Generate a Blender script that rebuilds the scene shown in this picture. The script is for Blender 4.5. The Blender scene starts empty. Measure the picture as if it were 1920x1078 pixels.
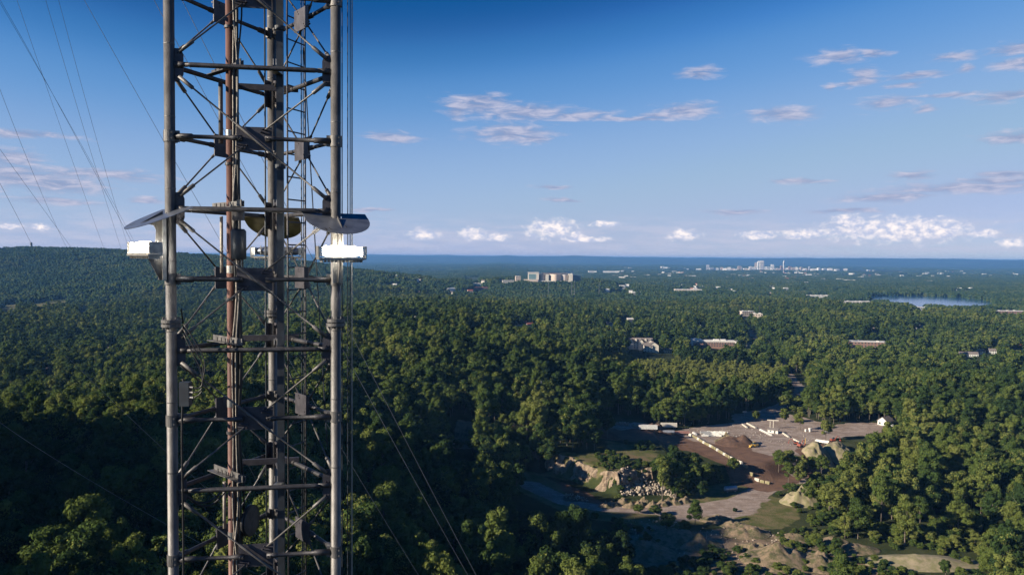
import bpy, math, random
import numpy as np
from mathutils import Vector, Matrix, Euler
R = math.radians
random.seed(7)
rng = np.random.default_rng(11)
sc = bpy.context.scene
col = sc.collection

# ------------------------------------------------------------------ camera
CZ = 190.0
FPX = 1493.0
PITCH, ROLL = 2.187, 0.455
cam_d = bpy.data.cameras.new("camera"); cam = bpy.data.objects.new("camera", cam_d); col.objects.link(cam)
CM = Matrix.Rotation(R(90 - PITCH), 3, 'X') @ Matrix.Rotation(R(ROLL), 3, 'Z')
cam.matrix_world = Matrix.Translation((0, 0, CZ)) @ CM.to_4x4()
cam_d.sensor_width = 36.0; cam_d.lens = 36.0 * FPX / 1920.0
cam_d.clip_start = 0.5; cam_d.clip_end = 120000.0
sc.camera = cam
# ------------------------------------------------------------------ light
SUN_EL = 22.0
SUN_DIR = Vector((-0.93, -0.37, 0)).normalized() * math.cos(R(SUN_EL)) + Vector((0, 0, math.sin(R(SUN_EL))))   # towards the sun
sd = bpy.data.lights.new("sun", 'SUN'); sd.energy = 5.0; sd.angle = R(0.55); sd.color = (1.0, 0.87, 0.68)
so = bpy.data.objects.new("sun", sd); col.objects.link(so)
so.rotation_euler = SUN_DIR.to_track_quat('Z', 'Y').to_euler()
SUN_ROT = math.atan2(SUN_DIR.x, SUN_DIR.y)
sc.view_settings.view_transform = 'Standard'; sc.view_settings.look = 'None'
sc.view_settings.exposure = 0.8; sc.view_settings.gamma = 1.0
sc.view_settings.use_curve_mapping = False
sc.cycles.max_bounces = 5; sc.cycles.diffuse_bounces = 2; sc.cycles.glossy_bounces = 2
sc.cycles.transmission_bounces = 3; sc.cycles.volume_bounces = 0; sc.cycles.transparent_max_bounces = 6
sc.cycles.caustics_reflective = False; sc.cycles.caustics_refractive = False
sc.cycles.use_denoising = True

CMn = np.array(CM)
def ray(u, v):
    d = CMn @ np.array([(u - 960) / FPX, -(v - 539) / FPX, -1.0]); return d
def ptY(u, v, Y):
    d = ray(u, v); t = Y / d[1]; return Vector((d[0] * t, Y, CZ + d[2] * t))
def ptZ(u, v, z):
    d = ray(u, v); t = (z - CZ) / d[2]; return Vector((d[0] * t, d[1] * t, z))
def proj(x, y, z):
    p = np.stack([x, y, z - CZ], -1) @ CMn
    return 960 + FPX * p[..., 0] / -p[..., 2], 539 - FPX * p[..., 1] / -p[..., 2], -p[..., 2]
def azel(u, v):
    d = ray(u, v); return math.atan2(d[0], d[1]), math.atan2(d[2], math.hypot(d[0], d[1]))

# ------------------------------------------------------------------ world: sky texture with clouds
world = bpy.data.worlds.new("World"); sc.world = world; world.use_nodes = True
W = world.node_tree; W.nodes.clear()
def nd(tree, t, **k):
    n = tree.nodes.new(t)
    for a, b in k.items(): setattr(n, a, b)
    return n
def mth(tree, op, a, b=None, c=None, clamp=False):
    n = tree.nodes.new('ShaderNodeMath'); n.operation = op; n.use_clamp = clamp
    for i, s in enumerate((a, b, c)):
        if s is None: continue
        if isinstance(s, (int, float)): n.inputs[i].default_value = s
        else: tree.links.new(s, n.inputs[i])
    return n.outputs[0]
def vmth(tree, op, a, b=None, c=None, out=0):
    n = tree.nodes.new('ShaderNodeVectorMath'); n.operation = op
    for i, s in enumerate((a, b, c)):
        if s is None: continue
        if isinstance(s, (tuple, list, Vector)): n.inputs[i].default_value = s
        else: tree.links.new(s, n.inputs[i])
    return n.outputs[out]
def sstep(tree, v, lo, hi, a=0.0, b=1.0):
    n = tree.nodes.new('ShaderNodeMapRange'); n.interpolation_type = 'SMOOTHSTEP'; n.clamp = True
    tree.links.new(v, n.inputs[0])
    for i, s in zip((1, 2, 3, 4), (lo, hi, a, b)):
        if isinstance(s, (int, float)): n.inputs[i].default_value = s
        else: tree.links.new(s, n.inputs[i])
    return n.outputs[0]
def noise(tree, vec, scale, detail=5, rough=0.55, dist=0.0, out=0):
    n = tree.nodes.new('ShaderNodeTexNoise'); n.inputs['Scale'].default_value = scale
    n.inputs['Detail'].default_value = detail; n.inputs['Roughness'].default_value = rough; n.inputs['Distortion'].default_value = dist
    if vec is not None: tree.links.new(vec, n.inputs['Vector'])
    return n.outputs[out]
def mixc(tree, f, a, b):
    n = tree.nodes.new('ShaderNodeMix'); n.data_type = 'RGBA'
    for i, s in ((0, f), (6, a), (7, b)):
        if isinstance(s, (int, float)): n.inputs[i].default_value = s
        elif isinstance(s, tuple): n.inputs[i].default_value = (*s, 1) if len(s) == 3 else s
        else: tree.links.new(s, n.inputs[i])
    return n.outputs[2]
sky = nd(W, 'ShaderNodeTexSky', sky_type='NISHITA', sun_disc=False)
sky.sun_elevation = R(SUN_EL); sky.sun_rotation = SUN_ROT
sky.altitude = 300; sky.air_density = 0.7; sky.dust_density = 0.0; sky.ozone_density = 4.0
tc = nd(W, 'ShaderNodeTexCoord')
sx = nd(W, 'ShaderNodeSeparateXYZ'); W.links.new(tc.outputs['Generated'], sx.inputs[0])
az = mth(W, 'ARCTAN2', sx.outputs[0], sx.outputs[1])
el = mth(W, 'ARCSINE', sx.outputs[2])
cx = nd(W, 'ShaderNodeCombineXYZ'); W.links.new(az, cx.inputs[0]); W.links.new(el, cx.inputs[1])
AE = cx.outputs[0]
wisps = [(900, 198, 85, 20), (985, 212, 110, 18), (960, 250, 95, 20), (1080, 218, 90, 13), (1190, 224, 110, 7), (1290, 208, 62, 17), (1470, 214, 68, 15),
         (1310, 136, 42, 13), (1665, 192, 55, 13), (1735, 206, 26, 7), (1775, 181, 55, 6), (1570, 108, 50, 14), (1610, 155, 42, 7), (1553, 163, 13, 8),
         (1790, 106, 38, 9), (1903, 90, 42, 11), (1903, 120, 38, 11), (1720, 142, 50, 6), (1810, 130, 17, 8), (1890, 180, 65, 9), (1903, 258, 58, 13),
         (1890, 326, 48, 8), (1805, 354, 140, 12), (1660, 370, 90, 10), (1712, 331, 38, 9), (1500, 341, 60, 7), (1375, 399, 62, 6), (1585, 397, 75, 6),
         (735, 259, 60, 11), (45, 252, 80, 8), (50, 335, 120, 22), (175, 328, 130, 12), (20, 297, 60, 20), (110, 378, 80, 8), (1035, 352, 38, 5),
         (1055, 376, 40, 4), (700, 392, 50, 4), (270, 377, 40, 6), (1620, 142, 30, 18), (905, 190, 60, 14), (110, 345, 90, 20), (20, 330, 80, 26), (860, 205, 30, 20), (1000, 262, 50, 10), (1240, 218, 60, 9), (1870, 340, 70, 9), (1640, 102, 30, 8), (1690, 160, 30, 6)]
cumul = [(888, 438, 34, 15), (1035, 430, 58, 22), (795, 440, 34, 13), (1078, 440, 22, 9), (930, 445, 30, 9), (1282, 441, 34, 11), (1135, 421, 34, 7), (1593, 416, 34, 15),
         (1680, 431, 135, 24), (1752, 428, 56, 22), (1842, 438, 28, 9), (1510, 438, 55, 10), (22, 425, 18, 6), (76, 426, 13, 6), (1905, 456, 28, 9),
         (1420, 441, 40, 8), (1100, 448, 60, 6)]
def minlen(lst, vec):
    cur = None
    for (u, v, a, b) in lst:
        A, E = azel(u, v); ra, rb = a / FPX, b / FPX
        l = vmth(W, 'LENGTH', vmth(W, 'MULTIPLY_ADD', vec, (1 / ra, 1 / rb, 0), (-A / ra, -E / rb, 0)), out=1)
        cur = l if cur is None else mth(W, 'MINIMUM', cur, l)
    return cur
nv = vmth(W, 'MULTIPLY', AE, (1.0, 3.2, 1.0))
n_big = noise(W, nv, 14, 3, 0.5)
n_w = noise(W, vmth(W, 'MULTIPLY', AE, (1.0, 4.6, 1.0)), 34, 9, 0.60, 0.5)
nvc = vmth(W, 'MULTIPLY', AE, (1.0, 1.5, 1.0))
n_c = noise(W, nvc, 75, 8, 0.6, 0.3)
warp = vmth(W, 'MULTIPLY_ADD', noise(W, nv, 22, 3, 0.5, out=1), (0.034, 0.012, 0), (-0.017, -0.006, 0))
AEw = vmth(W, 'ADD', AE, warp)
lw = minlen(wisps, AEw)
mw = sstep(W, mth(W, 'ADD', mth(W, 'SUBTRACT', 1.0, lw), mth(W, 'MULTIPLY', mth(W, 'SUBTRACT', n_w, 0.40), 2.0)), 0.0, 1.05)
mw = mth(W, 'MULTIPLY', mw, 0.8)
warp2 = vmth(W, 'MULTIPLY_ADD', noise(W, nvc, 60, 4, 0.6, out=1), (0.012, 0.010, 0), (-0.006, -0.005, 0))
lc = minlen(cumul, vmth(W, 'ADD', AE, warp2))
mc = sstep(W, mth(W, 'ADD', mth(W, 'SUBTRACT', 1.0, lc), mth(W, 'MULTIPLY', mth(W, 'SUBTRACT', n_c, 0.40), 1.8)), 0.05, 0.9)
# low bands of far cloud near the horizon
nb = noise(W, vmth(W, 'MULTIPLY', AE, (1.0, 7.0, 1.0)), 18, 6, 0.55)
mb = mth(W, 'MULTIPLY', sstep(W, nb, 0.36, 0.66), mth(W, 'MULTIPLY', sstep(W, el, 0.0, 0.012), sstep(W, el, 0.026, 0.060, 1.0, 0.0)))
mb = mth(W, 'MULTIPLY', mb, 0.62)
wcol = mixc(W, sstep(W, n_w, 0.35, 0.7), (1.55, 1.9, 3.05), (3.5, 3.4, 4.2))
ccol = mixc(W, sstep(W, noise(W, nvc, 95, 5, 0.6), 0.36, 0.66), (3.2, 3.5, 4.7), (7.4, 6.5, 6.0))
cv = nd(W, 'ShaderNodeRGBCurve'); W.links.new(vmth(W, 'MULTIPLY', sky.outputs[0], (0.1, 0.1, 0.1)), cv.inputs['Color'])
for ch, pts in enumerate((((0, 0), (.07, .0), (.092, .030), (.114, .09), (.196, .24), (.4, .33), (1, .46)), ((0, 0), (.155, .075), (.19, .155), (.23, .245), (.364, .37), (.67, .42), (1, .52)),
                          ((0, 0), (.32, .25), (.38, .395), (.436, .50), (.586, .57), (.7, .56), (1, .66)))):
    cu = cv.mapping.curves[ch]; cu.points[0].location = pts[0]; cu.points[1].location = pts[-1]
    for q in pts[1:-1]: cu.points.new(*q)
cv.mapping.update()
skyc = vmth(W, 'MULTIPLY', cv.outputs[0], (7.3, 7.25, 7.3))
c = mixc(W, mb, skyc, (3.35, 3.45, 4.35))
c = mixc(W, mw, c, wcol)
c = mixc(W, mth(W, 'MULTIPLY', mc, 0.78), c, ccol)
bg = nd(W, 'ShaderNodeBackground'); W.links.new(c, bg.inputs[0]); bg.inputs[1].default_value = 0.10
wo = nd(W, 'ShaderNodeOutputWorld'); W.links.new(bg.outputs[0], wo.inputs[0])

# ------------------------------------------------------------------ helpers
def tag(o, label=None, cat=None, group=None, kind=None):
    if label: o['label'] = label
    if cat: o['category'] = cat
    if group: o['group'] = group
    if kind: o['kind'] = kind
    return o
def empty(name, loc, rz=0.0):
    o = bpy.data.objects.new(name, None); col.objects.link(o); o.location = loc; o.rotation_euler = (0, 0, rz)
    o.empty_display_size = 0.5; return o
class MB:
    def __init__(s): s.v = []; s.f = []
    def add(s, vs, fs):
        b = len(s.v); s.v += [tuple(p) for p in vs]; s.f += [tuple(i + b for i in f) for f in fs]; return s
    def box(s, c, size, rz=0.0, M=None):
        hx, hy, hz = size[0] / 2, size[1] / 2, size[2] / 2
        M = M or Matrix.Rotation(rz, 3, 'Z'); c = Vector(c)
        vs = [c + M @ Vector((x, y, z)) for z in (-hz, hz) for y in (-hy, hy) for x in (-hx, hx)]
        return s.add(vs, [(0, 2, 3, 1), (4, 5, 7, 6), (0, 1, 5, 4), (2, 6, 7, 3), (0, 4, 6, 2), (1, 3, 7, 5)])
    def tube(s, a, b, r0, r1=None, n=10, cap=True):
        return s.poly([a, b], [r0, r0 if r1 is None else r1], n, cap)
    def poly(s, pts, rad, n=8, cap=True):
        pts = [Vector(p) for p in pts]
        if isinstance(rad, (int, float)): rad = [rad] * len(pts)
        vs = []; fs = []
        up = None
        for i, p in enumerate(pts):
            t = (pts[min(i + 1, len(pts) - 1)] - pts[max(i - 1, 0)]).normalized()
            if up is None or abs(t.dot(up)) > 0.95: up = Vector((0, 0, 1)) if abs(t.z) < 0.9 else Vector((0, 1, 0))
            x = t.cross(up).normalized(); y = t.cross(x)
            for k in range(n):
                a = 2 * math.pi * k / n; vs.append(p + (x * math.cos(a) + y * math.sin(a)) * rad[i])
        for i in range(len(pts) - 1):
            for k in range(n):
                k2 = (k + 1) % n; fs.append((i * n + k, i * n + k2, (i + 1) * n + k2, (i + 1) * n + k))
        if cap: fs.append(tuple(range(n))[::-1]); fs.append(tuple((len(pts) - 1) * n + k for k in range(n)))
        return s.add(vs, fs)
    def prism(s, poly, origin, X, Y, th):        # polygon in plane X,Y, extruded +-th/2 along X x Y
        o = Vector(origin); X = Vector(X).normalized(); Y = Vector(Y).normalized(); N = X.cross(Y).normalized()
        n = len(poly)
        vs = [o + X * p[0] + Y * p[1] + N * (-th / 2) for p in poly] + [o + X * p[0] + Y * p[1] + N * (th / 2) for p in poly]
        fs = [tuple(range(n))[::-1], tuple(range(n, 2 * n))] + [(i, (i + 1) % n, n + (i + 1) % n, n + i) for i in range(n)]
        return s.add(vs, fs)
    def build(s, name, m=None, parent=None, smooth=False, loc=None):
        me = bpy.data.meshes.new(name); me.from_pydata(s.v, [], s.f); me.validate()
        if isinstance(m, (list, tuple)):
            for q in m: me.materials.append(q)
        elif m: me.materials.append(m)
        if smooth:
            me.polygons.foreach_set('use_smooth', [len(p.vertices) == 4 for p in me.polygons])
        me.update()
        o = bpy.data.objects.new(name, me); col.objects.link(o)
        if parent: o.parent = parent
        if loc is not None: o.location = loc
        return o
def copy_tree(o, parent=None):
    c = o.copy(); col.objects.link(c)
    if parent: c.parent = parent
    for ch in list(o.children): copy_tree(ch, c)
    return c

def newmat(name):
    m = bpy.data.materials.new(name); m.use_nodes = True; t = m.node_tree; t.nodes.clear()
    o = nd(t, 'ShaderNodeOutputMaterial'); p = nd(t, 'ShaderNodeBsdfPrincipled'); t.links.new(p.outputs[0], o.inputs[0])
    return m, t, p, o
def mat(name, c1, c2=None, scale=3.0, rough=0.6, metal=0.0, bump=0.0, bscale=None, stretch=None, spec=0.5, detail=6):
    m, t, p, o = newmat(name)
    c2 = c2 or tuple(x * 0.7 for x in c1)
    co = nd(t, 'ShaderNodeTexCoord').outputs['Object']
    if stretch: co = vmth(t, 'MULTIPLY', co, stretch)
    n = noise(t, co, scale, detail, 0.6)
    t.links.new(mixc(t, sstep(t, n, 0.35, 0.65), c1, c2), p.inputs['Base Color'])
    p.inputs['Roughness'].default_value = rough; p.inputs['Metallic'].default_value = metal
    p.inputs['Specular IOR Level'].default_value = spec
    if bump:
        b = nd(t, 'ShaderNodeBump'); b.inputs['Strength'].default_value = bump; b.inputs['Distance'].default_value = 0.02 if bump < 1 else 0.5
        t.links.new(noise(t, co, bscale or scale * 4, 6, 0.6), b.inputs['Height']); t.links.new(b.outputs[0], p.inputs['Normal'])
    return m
M_steel = mat('galvanised_steel', (0.165, 0.16, 0.16), (0.095, 0.093, 0.095), 7, 0.55, 0.45, 0.25, 60, (1, 1, 0.35))
M_dsteel = mat('dark_steel', (0.085, 0.083, 0.09), (0.05, 0.05, 0.056), 9, 0.5, 0.5, 0.25, 60)
M_plate = mat('grey_plate', (0.08, 0.077, 0.092), (0.05, 0.048, 0.06), 6, 0.55, 0.4, 0.2, 50)
M_zinc = mat('bright_zinc', (0.40, 0.39, 0.37), (0.27, 0.26, 0.25), 8, 0.42, 0.7, 0.2, 50)
M_bronze = mat('weathered_pipe', (0.17, 0.085, 0.07), (0.10, 0.055, 0.05), 5, 0.6, 0.2, 0.3, 40, (1, 1, 0.2))
M_black = mat('black_rubber', (0.018, 0.018, 0.02), (0.03, 0.03, 0.032), 6, 0.45)
M_cream = mat('pale_jacket', (0.42, 0.38, 0.33), (0.24, 0.22, 0.20), 14, 0.55)
M_pole = mat('painted_pole', (0.035, 0.045, 0.06), (0.025, 0.03, 0.04), 5, 0.5, 0.2)
M_white = mat('white_paint', (0.74, 0.74, 0.72), (0.55, 0.54, 0.50), 1.2, 0.5)
M_shield = mat('shield_sheet', (0.30, 0.33, 0.40), (0.20, 0.225, 0.28), 5, 0.36, 0.75, 0.1, 30)
M_lampglow = mat('lampglow_sheet', (0.36, 0.31, 0.16), (0.20, 0.17, 0.09), 4, 0.34, 0.6, 0.2, 20)  # yellow of the lamp glow is put into the sheet colour
M_wire = mat('wire_strand', (0.34, 0.34, 0.33), (0.24, 0.24, 0.24), 0.4, 0.5, 0.5)
def emis(name, c, s):
    m, t, p, o = newmat(name); p.inputs['Base Color'].default_value = (*c, 1)
    p.inputs['Emission Color'].default_value = (*c, 1); p.inputs['Emission Strength'].default_value = s; return m
M_lamp, _t, _p, _o = newmat('strobe_lens')
_n = noise(_t, nd(_t, 'ShaderNodeTexCoord').outputs['Object'], 9, 3)
_z = nd(_t, 'ShaderNodeSeparateXYZ'); _t.links.new(nd(_t, 'ShaderNodeTexCoord').outputs['Object'], _z.inputs[0])
_f = sstep(_t, mth(_t, 'ABSOLUTE', mth(_t, 'SUBTRACT', _z.outputs[2], 0.015)), 0.035, 0.112, 1.0, 0.0)
_f = mth(_t, 'MULTIPLY', _f, sstep(_t, _n, .25, .5, .35, 1.0))
_p.inputs['Base Color'].default_value = (.8, .78, .7, 1); _t.links.new(mixc(_t, _f, (1.0, .78, .42), (1.0, .96, .86)), _p.inputs['Emission Color'])
_t.links.new(mth(_t, 'MULTIPLY_ADD', _f, 50.0, 0.35), _p.inputs['Emission Strength'])
M_clear = mat('clear_cover', (0.75, 0.76, 0.74), (0.62, 0.63, 0.62), 12, 0.12)

# ------------------------------------------------------------------ terrain heights
def vnoise(x, y, seed=0):
    xi = np.floor(x).astype(np.int64); yi = np.floor(y).astype(np.int64); fx = x - xi; fy = y - yi
    fx = fx * fx * (3 - 2 * fx); fy = fy * fy * (3 - 2 * fy)
    def h(a, b):
        n = (a * 374761393 + b * 668265263 + seed * 1442695041) & 0x7fffffff
        n = ((n ^ (n >> 13)) * 1274126177) & 0x7fffffff
        return ((n ^ (n >> 16)) & 0xffff) / 65535.0
    return (h(xi, yi) * (1 - fx) + h(xi + 1, yi) * fx) * (1 - fy) + (h(xi, yi + 1) * (1 - fx) + h(xi + 1, yi + 1) * fx) * fy
def fbm(x, y, s=0, o=4):
    r = 0; a = 0.5
    for i in range(o): r = r + a * (vnoise(x * 2 ** i, y * 2 ** i, s + i) - 0.5); a *= 0.5
    return r * 2
def ss(t): t = np.clip(t, 0, 1); return t * t * (3 - 2 * t)
def seg_dist(x, y, pts):
    best = np.full(np.shape(x), 1e9); sgn = np.zeros(np.shape(x))
    for (a, b) in zip(pts[:-1], pts[1:]):
        dx, dy = b[0] - a[0], b[1] - a[1]; L = dx * dx + dy * dy
        t = np.clip(((x - a[0]) * dx + (y - a[1]) * dy) / L, 0, 1)
        px, py = a[0] + t * dx - x, a[1] + t * dy - y; d = np.hypot(px, py)
        s = np.sign(dx * (y - a[1]) - dy * (x - a[0]))
        m = d < best; best = np.where(m, d, best); sgn = np.where(m, s, sgn)
    return best, sgn
def inpoly(x, y, poly):
    r = np.zeros(np.shape(x), bool); n = len(poly)
    for i in range(n):
        a, b = poly[i], poly[(i + 1) % n]
        c_ = ((a[1] > y) != (b[1] > y)) & (x < (b[0] - a[0]) * (y - a[1]) / (b[1] - a[1] + 1e-9) + a[0]); r ^= c_
    return r
P50 = lambda u, v: tuple(ptZ(u, v, 50)[:2])
P60 = lambda u, v: tuple(ptZ(u, v, 60)[:2])
STEP = [P50(*p) for p in ((940, 872), (1005, 890), (1060, 901), (1115, 918), (1160, 929), (1190, 917), (1262, 911), (1290, 906), (1360, 903), (1440, 896), (1500, 880), (1560, 868), (1700, 850), (1990, 835))]
HOSP = ptZ(1035, 527, 86)
LAKE_Z = 30.0; POND_Z = 55.0
LAKE = [tuple(ptZ(u, v, LAKE_Z)[:2]) for u, v in ((1618, 556), (1680, 554.5), (1745, 555.5), (1810, 559), (1868, 567), (1872, 580), (1800, 584), (1710, 580), (1635, 568))]
POND = [tuple(ptZ(u, v, POND_Z)[:2]) for u, v in ((352, 712), (385, 697), (410, 690), (440, 690), (452, 694), (425, 701), (395, 707), (370, 716))]
PW = [tuple(ptZ(u, v, 60)[:2]) for u, v in ((620, 693), (480, 686),)]
def H(x, y):
    x = np.asarray(x, float); y = np.asarray(y, float)
    r = np.hypot(x, y)
    base = 50 - 22 * ss((r - 1300) / 2600) - 8 * ss((r - 4500) / 4000)
    lowl = base + 6 * ss((-x - 150) / 200) * ss((2500 - r) / 800)
    und = fbm(x / 420, y / 420, 3, 3) * 22 * ss((r - 750) / 500) * (1 - 0.6 * ss((r - 2500) / 2500))
    und += fbm(x / 90, y / 90, 8, 2) * 3.0 * ss((r - 700) / 300)
    h = lowl + und
    # near ridge that carries the tower
    Yk = [-900, -400, 0, 150, 250, 340, 420, 560, 700, 1000, 1400, 1900, 2500]
    cr = np.interp(y, Yk, [60, 96, 104, 94, 90, 96, 100, 92, 103, 101, 92, 66, 45])
    xc = np.interp(y, [-400, 250, 420, 560, 700, 1400, 2500], [-110, -95, -170, -155, -150, -150, -200])
    wr = np.interp(y, [0, 300, 450, 700, 1500], [120, 95, 110, 190, 330])
    wl = np.interp(y, [0, 300, 450, 700, 1500], [220, 200, 140, 150, 300])
    w = np.where(x > xc, wr, wl)
    h = h + np.maximum(cr - h, 0) * np.exp(-((x - xc) / w) ** 2)
    # unseen summit left of the camera, shaped to throw the big shadow
    h = h + 152 * np.exp(-(((x + 322) / 62) ** 2 + ((y - 235) / 105) ** 2))
    h = h + 160 * np.exp(-(((x + 328) / 62) ** 2 + ((y - 62) / 62) ** 2))  # second unseen knob, added to darken the lower left wood
    # upper yard and cliff step above the quarry floor
    d, s = seg_dist(x, y, STEP); s = np.where(inpoly(x, y, STEP + [(3000.0, 400.0), (3000.0, 4000.0), (-3000.0, 4000.0), (-3000.0, 500.0)]), 1.0, -1.0)
    near = (y > 250) & (y < 900)
    wst = np.where(x < 105, 7.0, 14.0)
    amp = np.where(x < 105, 11.0, 8.5)
    up = ss((d * s) / wst + 0.5) * amp * ss((960 - y) / 300) * ss((x + 110) / 100)
    h = h + np.where(near, up, 0)
    # long wooded mountain on the left
    zc = np.interp(x, [-4200, -2950, -2640, -2540, -2420, -2300, -2000, -1313, -900, -550, -250, 50], [20, 30, 125, 168, 207, 206, 196, 170, 152, 112, 66, 30])
    yc = 3520 - 0.42 * (x + 1300)
    t = np.where(y < yc, (yc - y) / (1500 + fbm(x / 700, y / 900, 21, 2) * 500), (y - yc) / 900)
    mt = np.maximum(zc + fbm(x / 160, y / 220, 33, 3) * 8 - h, 0) * (1 - ss(t)) ; h = h + mt
    h = h + np.where(mt > 20, fbm(x / 210, y / 260, 41, 3) * 15 * ss(t * 3), 0)
    # hospital hill
    h = h + (86 - 33) * np.exp(-(((x - HOSP.x) / 420) ** 2 + ((y - HOSP.y - 80) / 420) ** 2))
    # far ridge on the horizon
    far = ss((r - 19000) / 7000) * (186 + fbm(x / 2600, y / 2600, 51, 4) * 75) + fbm(x / 1500, y / 1500, 61, 3) * 22 * ss((r - 7000) / 6000)
    h = h + far
    # basins for the waters
    for poly, z, wd in ((LAKE, LAKE_Z, 500), (POND, POND_Z, 25)):
        cxp = sum(p[0] for p in poly) / len(poly); cyp = sum(p[1] for p in poly) / len(poly)
        rad = max(math.hypot(p[0] - cxp, p[1] - cyp) for p in poly)
        dd, _ = seg_dist(x, y, poly + [poly[0]]); ins = inpoly(x, y, poly); dd = np.where(ins, 0, dd)
        k = 1 - ss(dd / wd)
        h = h * (1 - k) + (z + 0.8) * k
        h = np.where(ins, z - 2.0, h)
    return h
def gpt(u, v, lift=0.0):
    d = ray(u, v); t = np.geomspace(100, 60000, 500)
    for _ in range(3):
        below = CZ + d[2] * t < H(d[0] * t, d[1] * t) + lift
        k = int(np.argmax(below)) if below.any() else len(t) - 1
        t = np.linspace(t[max(k - 1, 0)], t[k], 40)
    k = int(np.argmax(CZ + d[2] * t < H(d[0] * t, d[1] * t) + lift)); q = t[k]
    return Vector((d[0] * q, d[1] * q, float(H(d[0] * q, d[1] * q))))
def hz(x, y): return float(H(np.array([x]), np.array([y]))[0])

# ground areas, outlined on the ground plane
YARD = [P60(*p) for p in ((1135, 812), (1190, 804), (1262, 808), (1330, 797), (1372, 790), (1380, 776), (1445, 764), (1500, 778), (1560, 796), (1600, 788), (1660, 790), (1650, 812), (1562, 816), (1570, 850), (1520, 868), (1500, 882), (1450, 893), (1385, 880), (1290, 832), (1160, 834))]
SOIL = [P60(*p) for p in ((1120, 812), (1160, 818), (1240, 806), (1300, 824), (1345, 830), (1400, 836), (1440, 850), (1500, 868), (1490, 886), (1440, 892), (1380, 880), (1290, 842), (1200, 838), (1120, 834))]
SOIL2 = [P60(*p) for p in ((1490, 838), (1520, 826), (1580, 822), (1580, 850), (1540, 862), (1500, 872), (1505, 850))]
LEDGE = [P60(*p) for p in ((1125, 838), (1230, 840), (1235, 880), (1225, 896), (1090, 884), (1010, 876), (1060, 862), (1150, 860))]
FLOOR = [P50(*p) for p in ((1010, 905), (1130, 942), (1262, 947), (1290, 930), (1330, 912), (1400, 905), (1432, 880), (1450, 878), (1448, 930), (1478, 940), (1500, 965), (1470, 990), (1300, 985), (1260, 1000), (1180, 985), (1080, 970), (960, 930), (960, 895))]
ROADL = [P50(*p) for p in ((1442, 872), (1444, 895), (1425, 922), (1385, 942), (1320, 952), (1230, 957), (1130, 952), (1060, 944), (1000, 925))]
MOUNDS_AREA = [P50(*p) for p in ((1180, 975), (1290, 990), (1420, 985), (1480, 1005), (1600, 1030), (1760, 1100), (1500, 1140), (1250, 1140), (1150, 1060))]
ROADN = [P60(*p) for p in ((1385, 780), (1440, 768), (1495, 742), (1502, 715), (1482, 690))] + [gpt(*p)[:2] for p in ((1440, 650), (1410, 628), (1385, 600), (1372, 588))]
LOT = [tuple(ptZ(u, v, 64)[:2]) for u, v in ((840, 836), (862, 828), (898, 828), (890, 846), (850, 852))]
MOUND_R = [P60(*p) for p in ((1515, 858), (1540, 842), (1600, 846), (1610, 872), (1560, 880), (1520, 876))]
LAWNS = [[tuple(gpt(*p)[:2]) for p in q] for q in (((0, 572), (30, 570), (32, 582), (0, 586)), ((60, 571), (130, 561), (134, 572), (70, 577)), ((455, 680), (500, 674), (560, 676), (500, 684)),)]
GRASS_R = [P60(*p) for p in ((1452, 778), (1500, 782), (1512, 792), (1470, 797), (1448, 790))]

# ------------------------------------------------------------------ ground mesh
ang = np.concatenate([np.arange(-44, 44, 0.17), np.arange(44, 316, 1.6)])
rad = np.concatenate([np.array([0.5, 15, 40, 70, 100, 130]), np.arange(150, 300, 6), np.arange(300, 720, 2.6), np.arange(720, 1400, 9), np.geomspace(1400, 70000, 190)])
A_, R_ = np.meshgrid(np.radians(ang), rad)
gx, gy = R_ * np.sin(A_), R_ * np.cos(A_)
gz = H(gx, gy)
na, nr = len(ang), len(rad)
me = bpy.data.meshes.new('ground')
vs = np.stack([gx, gy, gz], -1).reshape(-1, 3)
i = np.arange(nr - 1)[:, None] * na; j = np.arange(na)[None, :]; j2 = (j + 1) % na
fc = np.stack([i + j, i + na + j, i + na + j2, i + j2], -1).reshape(-1, 4)
me.vertices.add(len(vs)); me.vertices.foreach_set('co', vs.ravel().astype(np.float32))
me.loops.add(fc.size); me.loops.foreach_set('vertex_index', fc.ravel().astype(np.int32))
me.polygons.add(len(fc)); me.polygons.foreach_set('loop_start', np.arange(0, fc.size, 4, dtype=np.int32)); me.polygons.foreach_set('loop_total', np.full(len(fc), 4, np.int32))
me.polygons.foreach_set('use_smooth', np.ones(len(fc), bool))
me.update()
def soft(poly, w=4.0):
    X, Y = gx.ravel(), gy.ravel()
    out = np.zeros(len(X)); sel = (np.abs(Y) < 1200) & (Y > 100) & (np.abs(X) < 700)
    d, _ = seg_dist(X[sel], Y[sel], list(poly) + [poly[0]]); s = inpoly(X[sel], Y[sel], poly)
    sd_ = np.where(s, d, -d) + fbm(X[sel] / 9, Y[sel] / 9, 77, 2) * 5
    out[sel] = ss(sd_ / w + 0.5); return out
def softline(pts, wd, w=3.0):
    X, Y = gx.ravel(), gy.ravel(); d, _ = seg_dist(X, Y, pts)
    return ss((wd + fbm(X / 12, Y / 12, 5, 2) * 2 - d) / w + 0.5)
gravel = np.maximum.reduce([soft(YARD), softline(ROADL, 8.0), soft([ROADL[3], ROADL[4], ROADL[5], P50(1240, 975), P50(1330, 978), P50(1420, 960), P50(1440, 935)], 8) * 0.85, softline(ROADN, 6.0)])
soil = np.maximum.reduce([soft(SOIL, 6), soft(SOIL2, 5), soft(LEDGE, 10) * 0.35, soft([P50(1040, 905), P50(1130, 940), P50(1260, 945), P50(1240, 955), P50(1060, 945)], 8) * 0.8])
sand = np.maximum(soft(MOUNDS_AREA, 14) * 0.55, soft(LOT, 3) * 0.6)
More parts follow.
